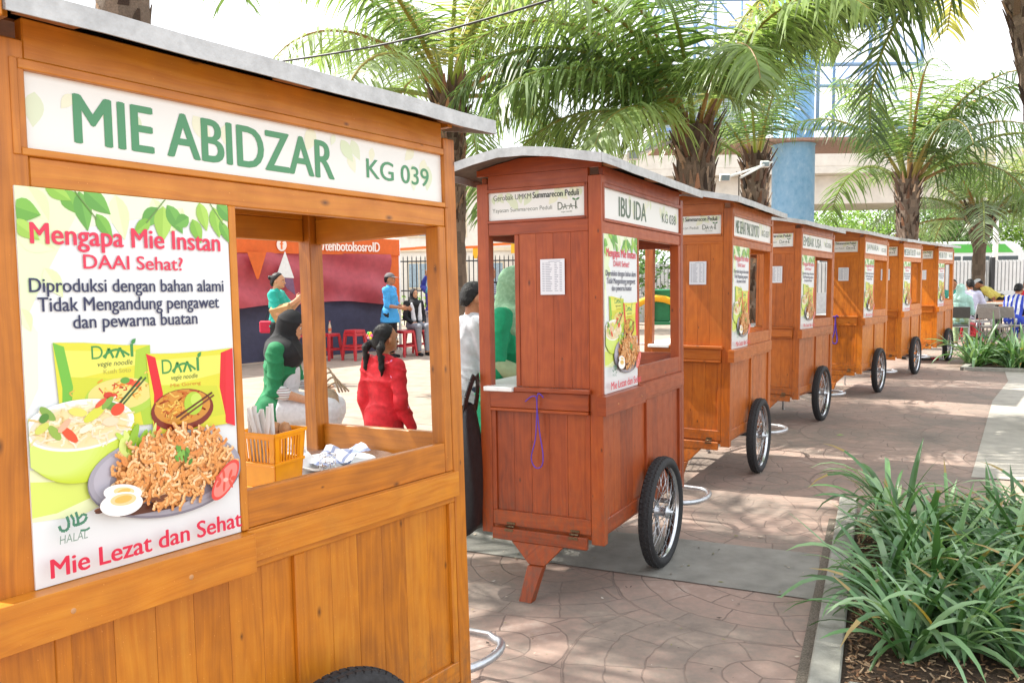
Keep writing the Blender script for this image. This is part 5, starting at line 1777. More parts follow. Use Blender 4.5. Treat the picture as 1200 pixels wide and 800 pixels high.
# purple string loop tied to the second cart's end, another on the fifth
PST = mat('purple_string', hexc('5a3aa8'), .6, .1, 10.0)
for k, z, lb in ((1, .965, 'purple string looped down the end of the reddish brown cart'), (4, .99, 'purple ribbon tied on the near end of the cart behind EMBAK USA')):
    mb = MB()
    pts = [(-.03, .37, z - .03), (-.036, .335, z - .005), (-.036, .31, z - .01), (-.03, .312, z - .08), (-.027, .322, z - .2), (-.026, .345, z - .29), (-.026, .325, z - .335), (-.026, .292, z - .325), (-.026, .285, z - .27), (-.027, .30, z - .17), (-.03, .31, z - .05), (-.036, .30, z + .01), (-.034, .27, z - .012)]
    # smooth it
    P = [Vector(p) for p in pts]; out = []
    for i in range(len(P) - 1):
        p0, p1, p2, p3 = P[max(0, i - 1)], P[i], P[i + 1], P[min(len(P) - 1, i + 2)]
        for s in range(5):
            t = s / 5
            out.append(.5 * ((2 * p1) + (p2 - p0) * t + (2 * p0 - 5 * p1 + 4 * p2 - p3) * t * t + (3 * p1 - p0 - 3 * p2 + p3) * t ** 3))
    mb.tube(out, .0028 if k == 1 else .008, PST, 6)
    o = mb.build('string_loop'); o.location = cart_pt(k, 0, 0, 0)
    o.rotation_euler = (CARTS[k][4], -CARTS[k][3], CARTS[k][2])
    tag(o, lb, 'string')
# pale blue packet on the second cart's counter
loc, rot = on_cart(1, .80, .15, 1.002, .2)
mb = MB(); mb.box(-.05, .05, -.02, .02, 0, .17, mat('blue_carton', hexc('6f94d8'), .5, .08, 8.0)); mb.box(-.0505, .0505, -.0205, .0205, .11, .13, WHITEP)
o = mb.build('carton', bevel=.002); o.location = loc; o.rotation_euler = rot
tag(o, 'pale blue carton standing on the counter of the IBU IDA cart', 'carton')
# litter by the far carts
mb = MB(); p = at(1088, 428, 14.6); mb.tube([(-.14, -.02, .02), (.1, .03, .02)], .018, DARKMET, 8); mb.box(.06, .17, -.02, .06, .005, .05, REDPL); mb.box(.17, .27, .0, .06, .005, .03, WHITEP)
o = mb.build('air_pump', bevel=.004); o.location = (p.x, p.y, 0.004); tag(o, 'small black, red and white tool lying on the path before the last cart', 'tool')
# grit and shreds of leaf on the paving
DEB = MB(); rr = random.Random(77)
for _ in range(420):
    p = Vector((rr.uniform(-.4, 2.6), rr.uniform(2.6, 7.5), .0125))
    L = rr.uniform(.003, .012) * (1.6 if rr.random() < .08 else 1); a_ = rr.uniform(0, 6.3)
    d, e = Vector((math.cos(a_), math.sin(a_), 0)) * L, Vector((-math.sin(a_), math.cos(a_), 0)) * L * rr.uniform(.3, .8)
    DEB.poly([p - d, p - e, p + d + Vector((0, 0, .003)), p + e], MULCH, hexc(rr.choice(['b8aa98', '6a5a48', '8a7a60', 'c8c0b4', '4a4038', '7a7a40'])))
tag(DEB.build('litter'), kind='stuff')
# leaves fallen on the path
LM = MB()
for k in range(1):
    LM.poly([(-.035, 0, .002), (0, -.012, .006), (.04, 0, .003), (0, .012, .007)], STRAP, hexc('7fc02a'))
o = LM.build('fallen_leaf'); o.location = (3.05, 7.75, .014); tag(o, 'bright green leaf lying alone on the path', 'leaf')


# ------------------------------------------------------------------ people
def surface_nets(F, org, h):
    ins = F < 0
    nx, ny, nz = F.shape
    c8 = [ins[i:nx - 1 + i, j:ny - 1 + j, k:nz - 1 + k] for i in (0, 1) for j in (0, 1) for k in (0, 1)]
    s = sum(c.astype(np.int8) for c in c8)
    act = (s > 0) & (s < 8)
    idx = -np.ones(act.shape, int)
    cells = np.argwhere(act)
    idx[act] = np.arange(len(cells))
    acc = np.zeros((len(cells), 3)); cnt = np.zeros(len(cells))
    ci, cj, ck = cells.T
    cor = [(i, j, k) for i in (0, 1) for j in (0, 1) for k in (0, 1)]
    for a in cor:
        for ax in range(3):
            if a[ax]: continue
            b = list(a); b[ax] = 1
            fa = F[ci + a[0], cj + a[1], ck + a[2]]; fb = F[ci + b[0], cj + b[1], ck + b[2]]
            m = (fa < 0) != (fb < 0)
            t = np.where(m, fa / np.where(m, fa - fb, 1), 0)
            p = np.tile(np.array(a, float), (len(cells), 1)); p[:, ax] += t
            acc[m] += p[m]; cnt[m] += 1
    V = (cells + acc / np.maximum(cnt, 1)[:, None]) * h + org
    faces = []
    for ax in range(3):
        o = [(1, 2), (2, 0), (0, 1)][ax]
        sl0 = [slice(None)] * 3; sl1 = [slice(None)] * 3
        sl0[ax] = slice(0, -1); sl1[ax] = slice(1, None)
        A, B = ins[tuple(sl0)], ins[tuple(sl1)]
        E_ = np.argwhere(A != B)
        ok = np.all([(E_[:, q] > 0) & (E_[:, q] < F.shape[q] - 1) for q in o], axis=0) & (E_[:, ax] < F.shape[ax] - 1)
        E_ = E_[ok]
        fl = A[tuple(E_.T)]
        d1 = np.zeros(3, int); d1[o[0]] = 1
        d2 = np.zeros(3, int); d2[o[1]] = 1
        q = [E_ - d1 - d2, E_ - d2, E_, E_ - d1]
        Q = np.stack([idx[tuple(c.T)] for c in q], 1)
        Q[~fl] = Q[~fl][:, ::-1]
        faces.append(Q)
    Q = np.concatenate(faces)
    Q = Q[(Q >= 0).all(1)]
    return V, Q


def grow(name, prims, res, mt, parent, cuts=(), wrinkle=0.0, seed=0, strands=None):
    """one continuous skin round tapered limbs and ellipsoids (smooth union), meshed"""
    lo = np.full(3, 1e9); hi = -lo
    for p in prims:
        if p[0] == 'c': pts = [np.array(p[1]), np.array(p[2])]; r = max(p[3], p[4])
        else: pts = [np.array(p[1])]; r = max(p[2])
        for q in pts: lo = np.minimum(lo, q - r); hi = np.maximum(hi, q + r)
    lo -= res * 4 + .02; hi += res * 4 + .02
    n = np.ceil((hi - lo) / res).astype(int) + 1
    ax = [lo[i] + np.arange(n[i]) * res for i in range(3)]
    F = np.ones(n, np.float32)
    for p in prims:
        k = p[5] if p[0] == 'c' else p[3]
        if p[0] == 'c': pts = [np.array(p[1]), np.array(p[2])]; r = max(p[3], p[4])
        else: pts = [np.array(p[1])]; r = max(p[2])
        pad = r + k + 3 * res
        a = np.min(pts, 0) - pad; b = np.max(pts, 0) + pad
        i0 = np.clip(((a - lo) / res).astype(int), 0, n - 1); i1 = np.clip(((b - lo) / res).astype(int) + 2, 1, n)
        X_, Y_, Z_ = np.meshgrid(*[ax[i][i0[i]:i1[i]] for i in range(3)], indexing='ij')
        P = np.stack([X_, Y_, Z_], -1)
        if p[0] == 'c':
            A, B = np.array(p[1]), np.array(p[2]); ab = B - A
            t = np.clip(((P - A) @ ab) / max(1e-9, ab @ ab), 0, 1)
            d = np.linalg.norm(P - A - t[..., None] * ab, axis=-1) - (p[3] + (p[4] - p[3]) * t)
        else:
            q = P - np.array(p[1])
            if len(p) > 4 and p[4] is not None: q = q @ p[4]
            rr_ = np.array(p[2])
            k0 = np.linalg.norm(q / rr_, axis=-1); k1 = np.linalg.norm(q / rr_ ** 2, axis=-1)
            d = k0 * (k0 - 1) / np.maximum(k1, 1e-6)
            d = np.where(k0 < 1e-3, -rr_.min(), d)
        S = np.s_[i0[0]:i1[0], i0[1]:i1[1], i0[2]:i1[2]]
        f = F[S]
        h = np.clip(.5 + .5 * (f - d) / k, 0, 1)
        F[S] = f + (d - f) * h - k * h * (1 - h)
    if cuts or wrinkle:
        X_, Y_, Z_ = np.meshgrid(*ax, indexing='ij')
        if wrinkle:
            w1 = 1 - np.abs(np.sin(8 * X_ + 15 * Z_ + 1.6 * np.sin(9 * Z_ + 5 * Y_ + seed) + seed))
            w2 = 1 - np.abs(np.sin(-13 * X_ + 11 * Z_ + 7 * Y_ + 1.8 * np.sin(8 * X_ + 6 * Z_ + seed * 2)))
            w3 = np.sin(27 * X_ + 22 * Z_ + 2.4 * np.sin(13 * Z_ + seed)) * np.sin(21 * Z_ - 16 * X_ + 3 * np.sin(11 * Y_))
            F = F - (wrinkle * (1.5 * w1 ** 4 + 1.5 * w2 ** 4 + .7 * w3 - .5)).astype(np.float32)
        if strands:
            q = strands[0](X_, Y_, Z_)
            az = np.arctan2(q[..., 0], q[..., 1] + .01)
            F = F + (strands[1] * (.0016 * np.sin(az * 23 + 5 * np.sin(q[..., 2] * 60)) + .0012 * np.sin(az * 51 + q[..., 2] * 140))).astype(np.float32)
        for c in cuts: F = np.maximum(F, c(X_, Y_, Z_).astype(np.float32))
    V, Q = surface_nets(F, lo, res)
    me = bpy.data.meshes.new(name)
    me.from_pydata(V.tolist(), [], Q.tolist())
    me.materials.append(mt)
    me.polygons.foreach_set('use_smooth', [True] * len(me.polygons))
    me.update()
    o = bpy.data.objects.new(name, me); C.objects.link(o); o.parent = parent
    return o


def fabric(name, hx, rough=.8, var=.07):
    return mat('fabric_' + name, hexc(hx), rough, var, 7.0, .0015, 240)


EYEW = mat('eye_white', hexc('d8d4ce'), .3, .02, 4.0); IRIS = mat('eye_dark', (.012, .008, .006), .2, .1, 4.0); LIP = mat('lips', hexc('8a4a42'), .5, .1, 20.0)


def person(loc, face, h, label, res=.014, skin=SKIN, sit=None, lean=0.0, head_pitch=0.0, head_yaw=0.0, arm_l=None, arm_r=None, top=None, bottom=None, head=None, shoes=None, seed=0, build=1.0, fine=False, group=None, hs=1.0):
    rz = math.atan2(-face[0], face[1])
    root = empty('person', loc, (0, 0, rz), label, 'person', group)
    pel = np.array([0, 0, .53 * h]) if sit is None else np.array([0, 0, sit + .065 * h])
    cl, sl_ = math.cos(-lean), math.sin(-lean)
    RL = np.array([[1, 0, 0], [0, cl, -sl_], [0, sl_, cl]])
    T = lambda x, y, z: tuple(RL @ (np.array([x * h, y * h, (z - .53) * h])) + pel)      # torso frame
    # head frame
    neck = np.array(T(0, .0, .845))
    a, b_ = -head_pitch - lean * .55, -head_yaw
    RX = np.array([[1, 0, 0], [0, math.cos(a), -math.sin(a)], [0, math.sin(a), math.cos(a)]])
    RZ = np.array([[math.cos(b_), -math.sin(b_), 0], [math.sin(b_), math.cos(b_), 0], [0, 0, 1]])
    RH = RZ @ RX
    Hd = lambda x, y, z: tuple(RH @ (np.array([x * h, y * h, (z - .845) * h]) * hs) + neck)
    bw = build
    J = {}
    for s, nm, spec in ((-1, 'l', arm_l), (1, 'r', arm_r)):
        sh = np.array(T(s * .103 * bw, -.004, .808))
        e, w_ = spec if spec else ((s * .028, -.012, -.185), (s * .025, .03, -.345))
        J[nm] = (sh, sh + RL @ (np.array(e) * h), sh + RL @ (np.array(w_) * h))
    for s, nm in ((-1, 'L'), (1, 'R')):
        if sit is None:
            J[nm] = (pel + np.array([s * .052 * h, 0, -.01 * h]), np.array([s * .055 * h, .012 * h, .285 * h]), np.array([s * .055 * h, -.012 * h, .045 * h]))
        else:
            J[nm] = (pel + np.array([s * .055 * h, 0, -.01 * h]), np.array([s * .065 * h, .245 * h, sit + .045 * h]), np.array([s * .06 * h, .235 * h, .045 * h]))
    t = tuple

    def torso(g=0.0, k=.03):
        return [('e', T(0, .004, .725), (.098 * bw * h + g, .064 * bw * h + g, .115 * h + g), k, RL), ('e', T(0, .002, .62), (.083 * bw * h + g, .058 * bw * h + g, .10 * h + g), k, RL),
                ('e', T(0, -.006, .53), (.096 * bw * h + g, .072 * bw * h + g, .075 * h + g), k, RL), ('c', T(-.085 * bw, -.004, .803), T(.085 * bw, -.004, .803), .036 * h + g, .036 * h + g, k)]

    def arm(nm, g=0.0, frac=2.0, k=.02):
        s, e, w_ = J[nm]; out = []
        if frac <= 1: out.append(('c', t(s), t(s + (e - s) * frac), .034 * h + g, .031 * h + g * 1.3, k))
        else:
            out.append(('c', t(s), t(e), .034 * h + g, .026 * h + g, k))
            out.append(('c', t(e), t(e + (w_ - e) * (frac - 1)), .026 * h + g, (.026 - .009 * (frac - 1)) * h + g * 1.1, k))
        return out

    def hand(nm):
        s, e, w_ = J[nm]
        d = (w_ - e) / (np.linalg.norm(w_ - e) + 1e-9)
        up = np.array([0, 0, 1.0]); sd_ = np.cross(d, up)
        if np.linalg.norm(sd_) < .2: sd_ = np.array([0, 1.0, 0])
        sd_ /= np.linalg.norm(sd_); nn = np.cross(sd_, d)
        wide = nn if abs(d[2]) < .6 else np.array([0, 1.0, 0]) - d * d[1]
        wide /= np.linalg.norm(wide); curl = np.cross(d, wide); curl *= (-1 if nm == 'r' else 1)
        out = [('c', t(w_), t(w_ + d * .035 * h), .016 * h, .018 * h, .012), ('c', t(w_ + d * .02 * h + wide * .012 * h), t(w_ + d * .045 * h + wide * .014 * h), .011 * h, .011 * h, .01), ('c', t(w_ + d * .02 * h - wide * .012 * h), t(w_ + d * .042 * h - wide * .014 * h), .011 * h, .010 * h, .01)]
        for q, (o, ln) in enumerate(((-.020, .030), (-.007, .040), (.007, .043), (.020, .038))):
            b0 = w_ + d * .048 * h + wide * o * h
            m_ = b0 + d * ln * .55 * h + curl * .008 * h
            out.append(('c', t(b0), t(m_), .0056 * h, .0052 * h, .003)); out.append(('c', t(m_), t(m_ + d * ln * .38 * h + curl * .016 * h), .0052 * h, .0044 * h, .003))
        b0 = w_ + d * .018 * h + wide * .018 * h
        m_ = b0 + wide * .018 * h + d * .018 * h + curl * .006 * h
        out += [('c', t(b0), t(m_), .0072 * h, .006 * h, .006), ('c', t(m_), t(m_ + d * .022 * h + curl * .006 * h), .006 * h, .005 * h, .003)]
        return out

    def leg(nm, g=0.0, frac=2.0, k=.02, kn=1.0):
        a_, b2, c_ = J[nm]
        out = [('c', t(a_), t(b2), .052 * h * bw + g, .036 * h + g * kn, k)]
        if frac > 1: out.append(('c', t(b2), t(b2 + (c_ - b2) * (frac - 1)), .035 * h + g * kn, .022 * h + g * 1.25 * kn, k))
        return out

    headp = [('e', Hd(0, .012, .940), (.0455 * h, .057 * h, .060 * h), .02, RH), ('e', Hd(0, .030, .903), (.034 * h, .038 * h, .036 * h), .025, RH),
             ('c', T(0, -.006, .80), Hd(0, -.002, .89), .034 * h, .030 * h, .02), ('c', Hd(0, .066, .932), Hd(0, .077, .916), .0055 * h, .0085 * h, .008),
             ('e', Hd(0, .060, .884), (.014 * h, .012 * h, .011 * h), .012, RH), ('e', Hd(0, .0655, .899), (.015 * h, .007 * h, .006 * h), .006, RH),
             ('e', Hd(0, .060, .951), (.033 * h, .008 * h, .007 * h), .012, RH)]
    for s in (-1, 1) if not (head and head[0] == 'scarf') else (): headp.append(('e', Hd(s * .047, .004, .924), (.006 * h, .012 * h, .019 * h), .006, RH))
    feet = []
    for nm in 'LR':
        an = J[nm][2]
        feet += [('c', t(an), t(an + np.array([0, -.008 * h, -.012 * h])), .022 * h, .024 * h, .015), ('c', t(an + np.array([0, .01 * h, -.022 * h])), t(an + np.array([0, .085 * h, -.031 * h])), .022 * h, .014 * h, .02)]
    body = torso() + headp + arm('l') + arm('r') + hand('l') + hand('r') + leg('L') + leg('R') + feet
    grow('body', body, res, skin, root)
    # face
    for s in (-1, 1):
        mb = MB(); mb.M = Matrix.Translation(Hd(s * .0185, .0595, .931)) @ Matrix(RH.tolist()).to_4x4()
        mb.lathe([(.0001, -.0035 * h), (.006 * h, -.002 * h), (.0078 * h, 0), (.006 * h, .002 * h), (.0001, .0035 * h)], EYEW, 10, axis='X')
        mb.lathe([(.0001, .0085 * h), (.003 * h, .0082 * h), (.0036 * h, .0066 * h)], IRIS, 8, axis='Y')
        mb.build('eye', root)
        mb = MB(); mb.M = Matrix.Translation(Hd(0, 0, .845)) @ Matrix(RH.tolist()).to_4x4()
        mb.tube([(s * .009 * h, .0695 * h, .100 * h), (s * .018 * h, .0685 * h, .104 * h), (s * .029 * h, .0585 * h, .100 * h)], [.001 * h, .0018 * h, .0008 * h], HAIR, 6)
        mb.build('eyebrow', root)
    mb = MB(); mb.M = Matrix.Translation(Hd(0, 0, .845)) @ Matrix(RH.tolist()).to_4x4()
    mb.tube([(-.014 * h, .0655 * h, .0535 * h), (-.005 * h, .0715 * h, .0555 * h), (.005 * h, .0715 * h, .0555 * h), (.014 * h, .0655 * h, .0535 * h)], [.0006 * h, .0026 * h, .0026 * h, .0006 * h], LIP, 6)
    mb.build('mouth', root)
    # clothes
    if bottom:
        kind, bm_ = bottom[0], bottom[1]
        if kind == 'trousers':
            pr = [('e', T(0, -.006, .53), (.099 * bw * h + .010, .075 * bw * h + .010, .08 * h), .03, RL)] + leg('L', .012, 1.93) + leg('R', .012, 1.93)
            grow('trousers', pr, res, bm_, root, [lambda X_, Y_, Z_: .055 * h - Z_], .003, seed)
        else:
            if sit is None:
                pr = [('e', T(0, -.004, .54), (.10 * bw * h + .01, .076 * bw * h + .01, .08 * h), .04, RL), ('c', t(pel), (0, .0, .10 * h), .085 * h * bw, .135 * h * bw, .04)]
            else:
                pr = [('e', T(0, -.006, .53), (.10 * bw * h + .01, .076 * bw * h + .01, .08 * h), .04, RL)] + leg('L', .022, 1.9, .07, 1.4) + leg('R', .022, 1.9, .07, 1.4)
            grow('skirt', pr, res, bm_, root, [lambda X_, Y_, Z_: .06 * h - Z_], .003, seed)
    if top:
        tm, sl, hem = top[:3]
        fr = {'short': .8, 'elbow': 1.12, 'long': 1.94}[sl]
        g = .014
        pr = torso(g) + arm('l', g - .002, fr) + arm('r', g - .002, fr) + [('c', T(0, -.006, .81), T(0, -.004, .838), .036 * h + .008, .034 * h + .006, .02)]
        zhem = hem * h
        if hem < .46:
            if sit is None: pr.append(('c', t(pel + np.array([0, 0, .02])), (0, 0, zhem), .088 * h * bw + .012, .118 * h * bw, .05))
            else: pr += leg('L', .02, 1.0, .06) + leg('R', .02, 1.0, .06)
        cuts = []
        if sit is None: cuts.append(lambda X_, Y_, Z_: zhem - Z_)
        else:
            y_end = J['L'][1][1] - .03 * h
            cuts.append(lambda X_, Y_, Z_: np.maximum((pel[2] - .085 * h) - Z_, np.where(Z_ < pel[2] + .12 * h, Y_ - y_end, -1)))
        grow(top[3] if len(top) > 3 else 'shirt', pr, res, tm, root, cuts, .0062, seed + 2)
        # collar
    if shoes:
        pr = []
        for nm in 'LR':
            an = J[nm][2]
            pr += [('c', t(an + np.array([0, -.008 * h, -.012 * h])), t(an + np.array([0, -.01 * h, -.022 * h])), .026 * h, .027 * h, .015), ('c', t(an + np.array([0, .01 * h, -.022 * h])), t(an + np.array([0, .09 * h, -.029 * h])), .025 * h, .018 * h, .02)]
        grow('shoes', pr, res, shoes, root, [lambda X_, Y_, Z_: Z_ - .05 * h])
    inv = lambda X_, Y_, Z_: np.einsum('ij,...j->...i', RH.T, np.stack([X_, Y_, Z_], -1) - neck) / (h * hs) + np.array([0, 0, .845])
    if head:
        kind, hm = head[0], head[1]
        if kind == 'scarf':
            drape = head[2] if len(head) > 2 else .10
            pr = [('e', Hd(0, .006, .938), (.0520 * h, .065 * h, .068 * h), .015, RH), ('e', Hd(0, .014, .897), (.043 * h, .050 * h, .042 * h), .02, RH), ('c', Hd(0, -.012, .905), T(0, -.014, .81), .044 * h, .062 * h, .04), ('c', Hd(0, .035, .885), T(0, .035, .80), .022 * h, .05 * h, .04),
                  ('e', T(0, .004, .80), (.108 * bw * h, .080 * bw * h, .040 * h + drape * .3 * h), .03, RL)]
            if drape > .08: pr.append(('e', T(0, .012, .775), (.106 * bw * h, .078 * bw * h, drape * h), .04, RL))

            def cut(X_, Y_, Z_):
                q = inv(X_, Y_, Z_)
                return -((np.linalg.norm((q - np.array([0, .078, .925])) / np.array([.034, .06, .044]), axis=-1) - 1) * .034 * h)
            grow('headscarf', pr, res, hm, root, [cut], .0050, seed + 4)
        else:
            ln = head[2] if len(head) > 2 else 'short'
            pr = [('e', Hd(0, .002, .945), (.0515 * h, .0620 * h, .0640 * h), .02, RH), ('e', Hd(0, -.020, .915), (.046 * h, .040 * h, .040 * h), .02, RH)]
            if ln != 'short': pr.append(('e', Hd(0, -.02, .905), (.045 * h, .036 * h, .04 * h), .02, RH))
            if ln == 'pigtails':
                for s in (-1, 1):
                    pr += [('c', Hd(s * .045, -.040, .915), Hd(s * .060, -.055, .89), .014 * h, .020 * h, .012), ('c', Hd(s * .060, -.055, .89), Hd(s * .064, -.05, .80), .022 * h, .014 * h, .012), ('c', Hd(s * .064, -.05, .80), Hd(s * .058, -.045, .765), .014 * h, .004 * h, .012)]
            if ln == 'bun': pr.append(('e', Hd(0, -.068, .955), (.022 * h, .02 * h, .022 * h), .006, RH))

            def cut(X_, Y_, Z_):
                q = inv(X_, Y_, Z_)
                d1 = (q[..., 1] - .018) * .80 - (q[..., 2] - .962) * .60          # face side
                d2 = .884 - q[..., 2] + .012 * np.cos(np.arctan2(q[..., 0], -q[..., 1]) * 2) if ln == 'short' else np.full(X_.shape, -1.0)
                return np.maximum(np.where(q[..., 2] > .86, d1, -1), d2) * h
            grow('hair', pr, min(res, .008), HAIR, root, [cut], .0011, seed, strands=(inv, h))
            if kind == 'cap':
                pc = [('e', Hd(0, .004, .950), (.055 * h, .066 * h, .062 * h), .02, RH)]
                def cc(X_, Y_, Z_):
                    q = inv(X_, Y_, Z_)
                    return (.957 - q[..., 2]) * h
                grow('cap', pc, min(res, .010), hm, root, [cc])
                mb = MB(); mb.M = Matrix.Translation(Hd(0, 0, .845)) @ Matrix(RH.tolist()).to_4x4()
                q0 = [(.05 * h * math.sin(a), .012 * h + .06 * h * math.cos(a), .112 * h) for a in np.linspace(-1.2, 1.2, 9)]
                q1 = [(.050 * h * math.sin(a), .055 * h + .062 * h * math.cos(a), .104 * h) for a in np.linspace(-1.2, 1.2, 9)]
                for i in range(8):
                    mb.hexa([Vector(q0[i]), Vector(q0[i + 1]), Vector(q1[i + 1]), Vector(q1[i])] + [Vector(p) + Vector((0, 0, .004 * h)) for p in (q0[i], q0[i + 1], q1[i + 1], q1[i])], hm)
                mb.build('visor', root)
    root['_'] = 0
    del root['_']
    W = lambda p: Matrix.Translation(loc) @ Matrix.Rotation(rz, 4, 'Z') @ Vector(p)
    return root, J, W, T, Hd, dict(torso=torso, arm=arm, leg=leg, pel=pel, RH=RH, RL=RL)


GREEN = fabric('bottle_green', '1c7a4c'); TEAL = fabric('teal', '1fa596'); WHT = fabric('white', 'd6d6da'); BLK = fabric('black', '1a1a1e'); BLU = fabric('sky_blue', '3f9ad8')
GREY = fabric('light_grey', 'b9bbc0'); JEAN = fabric('dark_jeans', '2c3348'); MINT = fabric('mint', 'a8cfc4'); LILAC = fabric('pale_lilac', 'c3c2d8'); PALEG = fabric('pale_green', '9db48a'); NAVYF = fabric('violet_blue', '3a3f94')
REDF = None
m, nt, b = newmat('fabric_red_with_pink_print')
t_ = tex(nt, 'Voronoi', 'Object', (5.5, 5.5, 5.5)); s_ = nt.nodes.new('ShaderNodeSeparateColor'); nt.links.new(t_.outputs['Color'], s_.inputs[0])
X.nt = nt
gate = X.m('LESS_THAN', X(t_.outputs['Distance']), .42) * X.m('GREATER_THAN', X(s_.outputs[0]), .975)
nz_ = tex(nt, 'Noise', 'Object', (7,) * 3, Detail=4.0)
rb = ramp(nt, nz_.outputs['Fac'], [(.3, hexc('b8101e')), (.7, hexc('d81c2c'))])
nt.links.new(mixc(nt, gate.o, rb.outputs[0], hexc('e08ab4')), b.inputs['Base Color']); b.inputs['Roughness'].default_value = .7
REDF = m
m, nt, b = newmat('fabric_blue_white_stripes')
wv = tex(nt, 'Wave', 'Object', (1, 1, 1), Scale=3.6, Distortion=.6); wv.bands_direction = 'X'
r_ = ramp(nt, wv.outputs['Fac'], [(.50, hexc('d8dae2')), (.56, hexc('2f45b4'))])
nt.links.new(r_.outputs[0], b.inputs['Base Color']); b.inputs['Roughness'].default_value = .8
STRIPE = m
m, nt, b = newmat('fabric_navy_white_stripes')
wv = tex(nt, 'Wave', 'Object', (1, 1, 1), Scale=9.0); wv.bands_direction = 'Z'
r_ = ramp(nt, wv.outputs['Fac'], [(.6, hexc('3c4a72')), (.7, hexc('ccd0da'))])
nt.links.new(r_.outputs[0], b.inputs['Base Color']); b.inputs['Roughness'].default_value = .8
NSTR = m
m, nt, b = newmat('fabric_pale_green_print')
nz_ = tex(nt, 'Noise', 'Object', (11,) * 3, Detail=2.0)
r_ = ramp(nt, nz_.outputs['Fac'], [(.36, hexc('7ba582')), (.55, hexc('86b08c')), (.72, hexc('96bc9a'))])
nt.links.new(r_.outputs[0], b.inputs['Base Color']); b.inputs['Roughness'].default_value = .75
GSCARF = m
m, nt, b = newmat('fabric_patterned_scarf')
nz_ = tex(nt, 'Voronoi', 'Object', (34,) * 3)
r_ = ramp(nt, nz_.outputs['Distance'], [(.30, hexc('c04a6a')), (.5, hexc('d8ccd8')), (.7, hexc('4a5aa0'))])
nt.links.new(r_.outputs[0], b.inputs['Base Color']); b.inputs['Roughness'].default_value = .8
PSCARF = m

# 1 woman seated side-on beyond the near cart
pr_, J, W, T, Hd, K = person((-1.78, 6.30, 0), (1, .0), 1.56, 'woman seated side-on in black headscarf, green top and white apron, looking down', res=.0085, skin=SKIN_L, sit=.465, lean=.13, head_pitch=.26,
    arm_l=((-.02, .06, -.17), (.03, .20, -.19)), arm_r=((.025, .02, -.185), (.0, .165, -.215)), top=(GREEN, 'elbow', .44, 'tunic'), bottom=('trousers', BLK), head=('scarf', BLK, .09), shoes=BLK, seed=3, build=1.12)
h = 1.56
ap = K['leg']('L', .034, 1.25, .09, 1.2) + K['leg']('R', .034, 1.25, .09, 1.2) + [('e', T(0, .022, .66), (.088 * h, .075 * h, .13 * h), .04, K['RL'])]
y0 = K['pel'][1]
grow('apron', ap, .0095, WHT, pr_, [lambda X_, Y_, Z_: (y0 + .045) - Y_ + np.clip((Z_ - K['pel'][2]), 0, 1) * .12, lambda X_, Y_, Z_: .26 - Z_], .003, 5)
# striped cuffs
CUFF = MATS.get('cuff') or None
m, nt, b = newmat('striped_cuff')
wv = tex(nt, 'Wave', 'Object', (1, 1, 1), Scale=9.0); wv.bands_direction = 'Z'
r_ = ramp(nt, wv.outputs['Fac'], [(.3, hexc('d8d8da')), (.5, hexc('1f6a48')), (.75, hexc('b03a4a')), (.9, hexc('d8d8da'))])
nt.links.new(r_.outputs[0], b.inputs['Base Color'])
for a in 'lr':
    s_, e_, w_ = J[a]
    grow('cuff', [('c', tuple(e_ + (w_ - e_) * .06), tuple(e_ + (w_ - e_) * .34), .027 * h + .012, .025 * h + .010, .01)], .009, m, pr_, wrinkle=.001)
# beige cord handbag on her lap
hb = empty('handbag', tuple(W((.05, .37, .50))), (0, 0, 0), 'beige bag with long cord handles on the seated woman\'s lap', 'bag')
BEI = mat('beige_cord', hexc('a8937a'), .85, .1, 12.0)
mb = MB(); mb.lathe([(.0, 0), (.09, .01), (.11, .07), (.10, .15), (.07, .19), (.0, .17)], BEI, 24); mb.build('bag_body', hb)
for k in range(4):
    mb = MB(); mb.tube([(.05 * math.cos(k) + .10 * math.sin(a) * .6, -.03 + .02 * k, .17 + (.20 - .03 * k) * math.sin(a)) if False else (-.07 + .19 * a / PI + .02 * k, -.03 + .02 * k, .17 + (.19 - .04 * k) * math.sin(a)) for a in np.linspace(0, PI, 13)], .007, BEI, 8); mb.build('handle', hb)

# 2 girl in red
gr, J, W, T, Hd, K = person((-.80, 5.2, 0), (.55, .83), 1.21, 'little girl in a red tunic, two pigtails with a bright flower clip, back turned', res=.0075, skin=SKIN, head_yaw=.25, head_pitch=.05,
    arm_r=((.035, -.02, -.175), (.05, .05, -.33)), top=(REDF, 'long', .22, 'tunic'), bottom=('trousers', fabric('red_cotton', 'b01a26')), head=('hair', HAIR, 'pigtails'), shoes=BLK, seed=8, build=.93, hs=1.12)
mb = MB()
cp = Vector(Hd(-.022, -.060, .945)); rr = random.Random(4)
for i, c in enumerate(('e85a9a', 'f2d23a', '6ac24a', 'e84a4a', 'f29ac0', 'f2e04a')):
    a = i * 1.05
    mb.lathe([(.0, -.006), (.010, -.003), (.012, 0), (.010, .004), (.0, .006)], mat('clip_' + c, hexc(c), .35, .05, 9.0), 10, tuple(cp + Vector((.017 * math.cos(a), -.004, .015 * math.sin(a)))), 'Y')
mb.lathe([(.0, -.012), (.007, -.008), (.0, -.001)], mat('clip_f2d23a', hexc('f2d23a')), 10, tuple(cp), 'Y')
mb.build('hair_clip', gr)
for s in (-1, 1):
    mb = MB(); p = Hd(s * .052, -.047, .903)
    mb.lathe([(.012, -.006), (.02, 0), (.012, .006)], mat('hair_band_coral', hexc('e0705a'), .6, .05, 9.0), 12, p, 'Z'); mb.build('hair_band', gr)

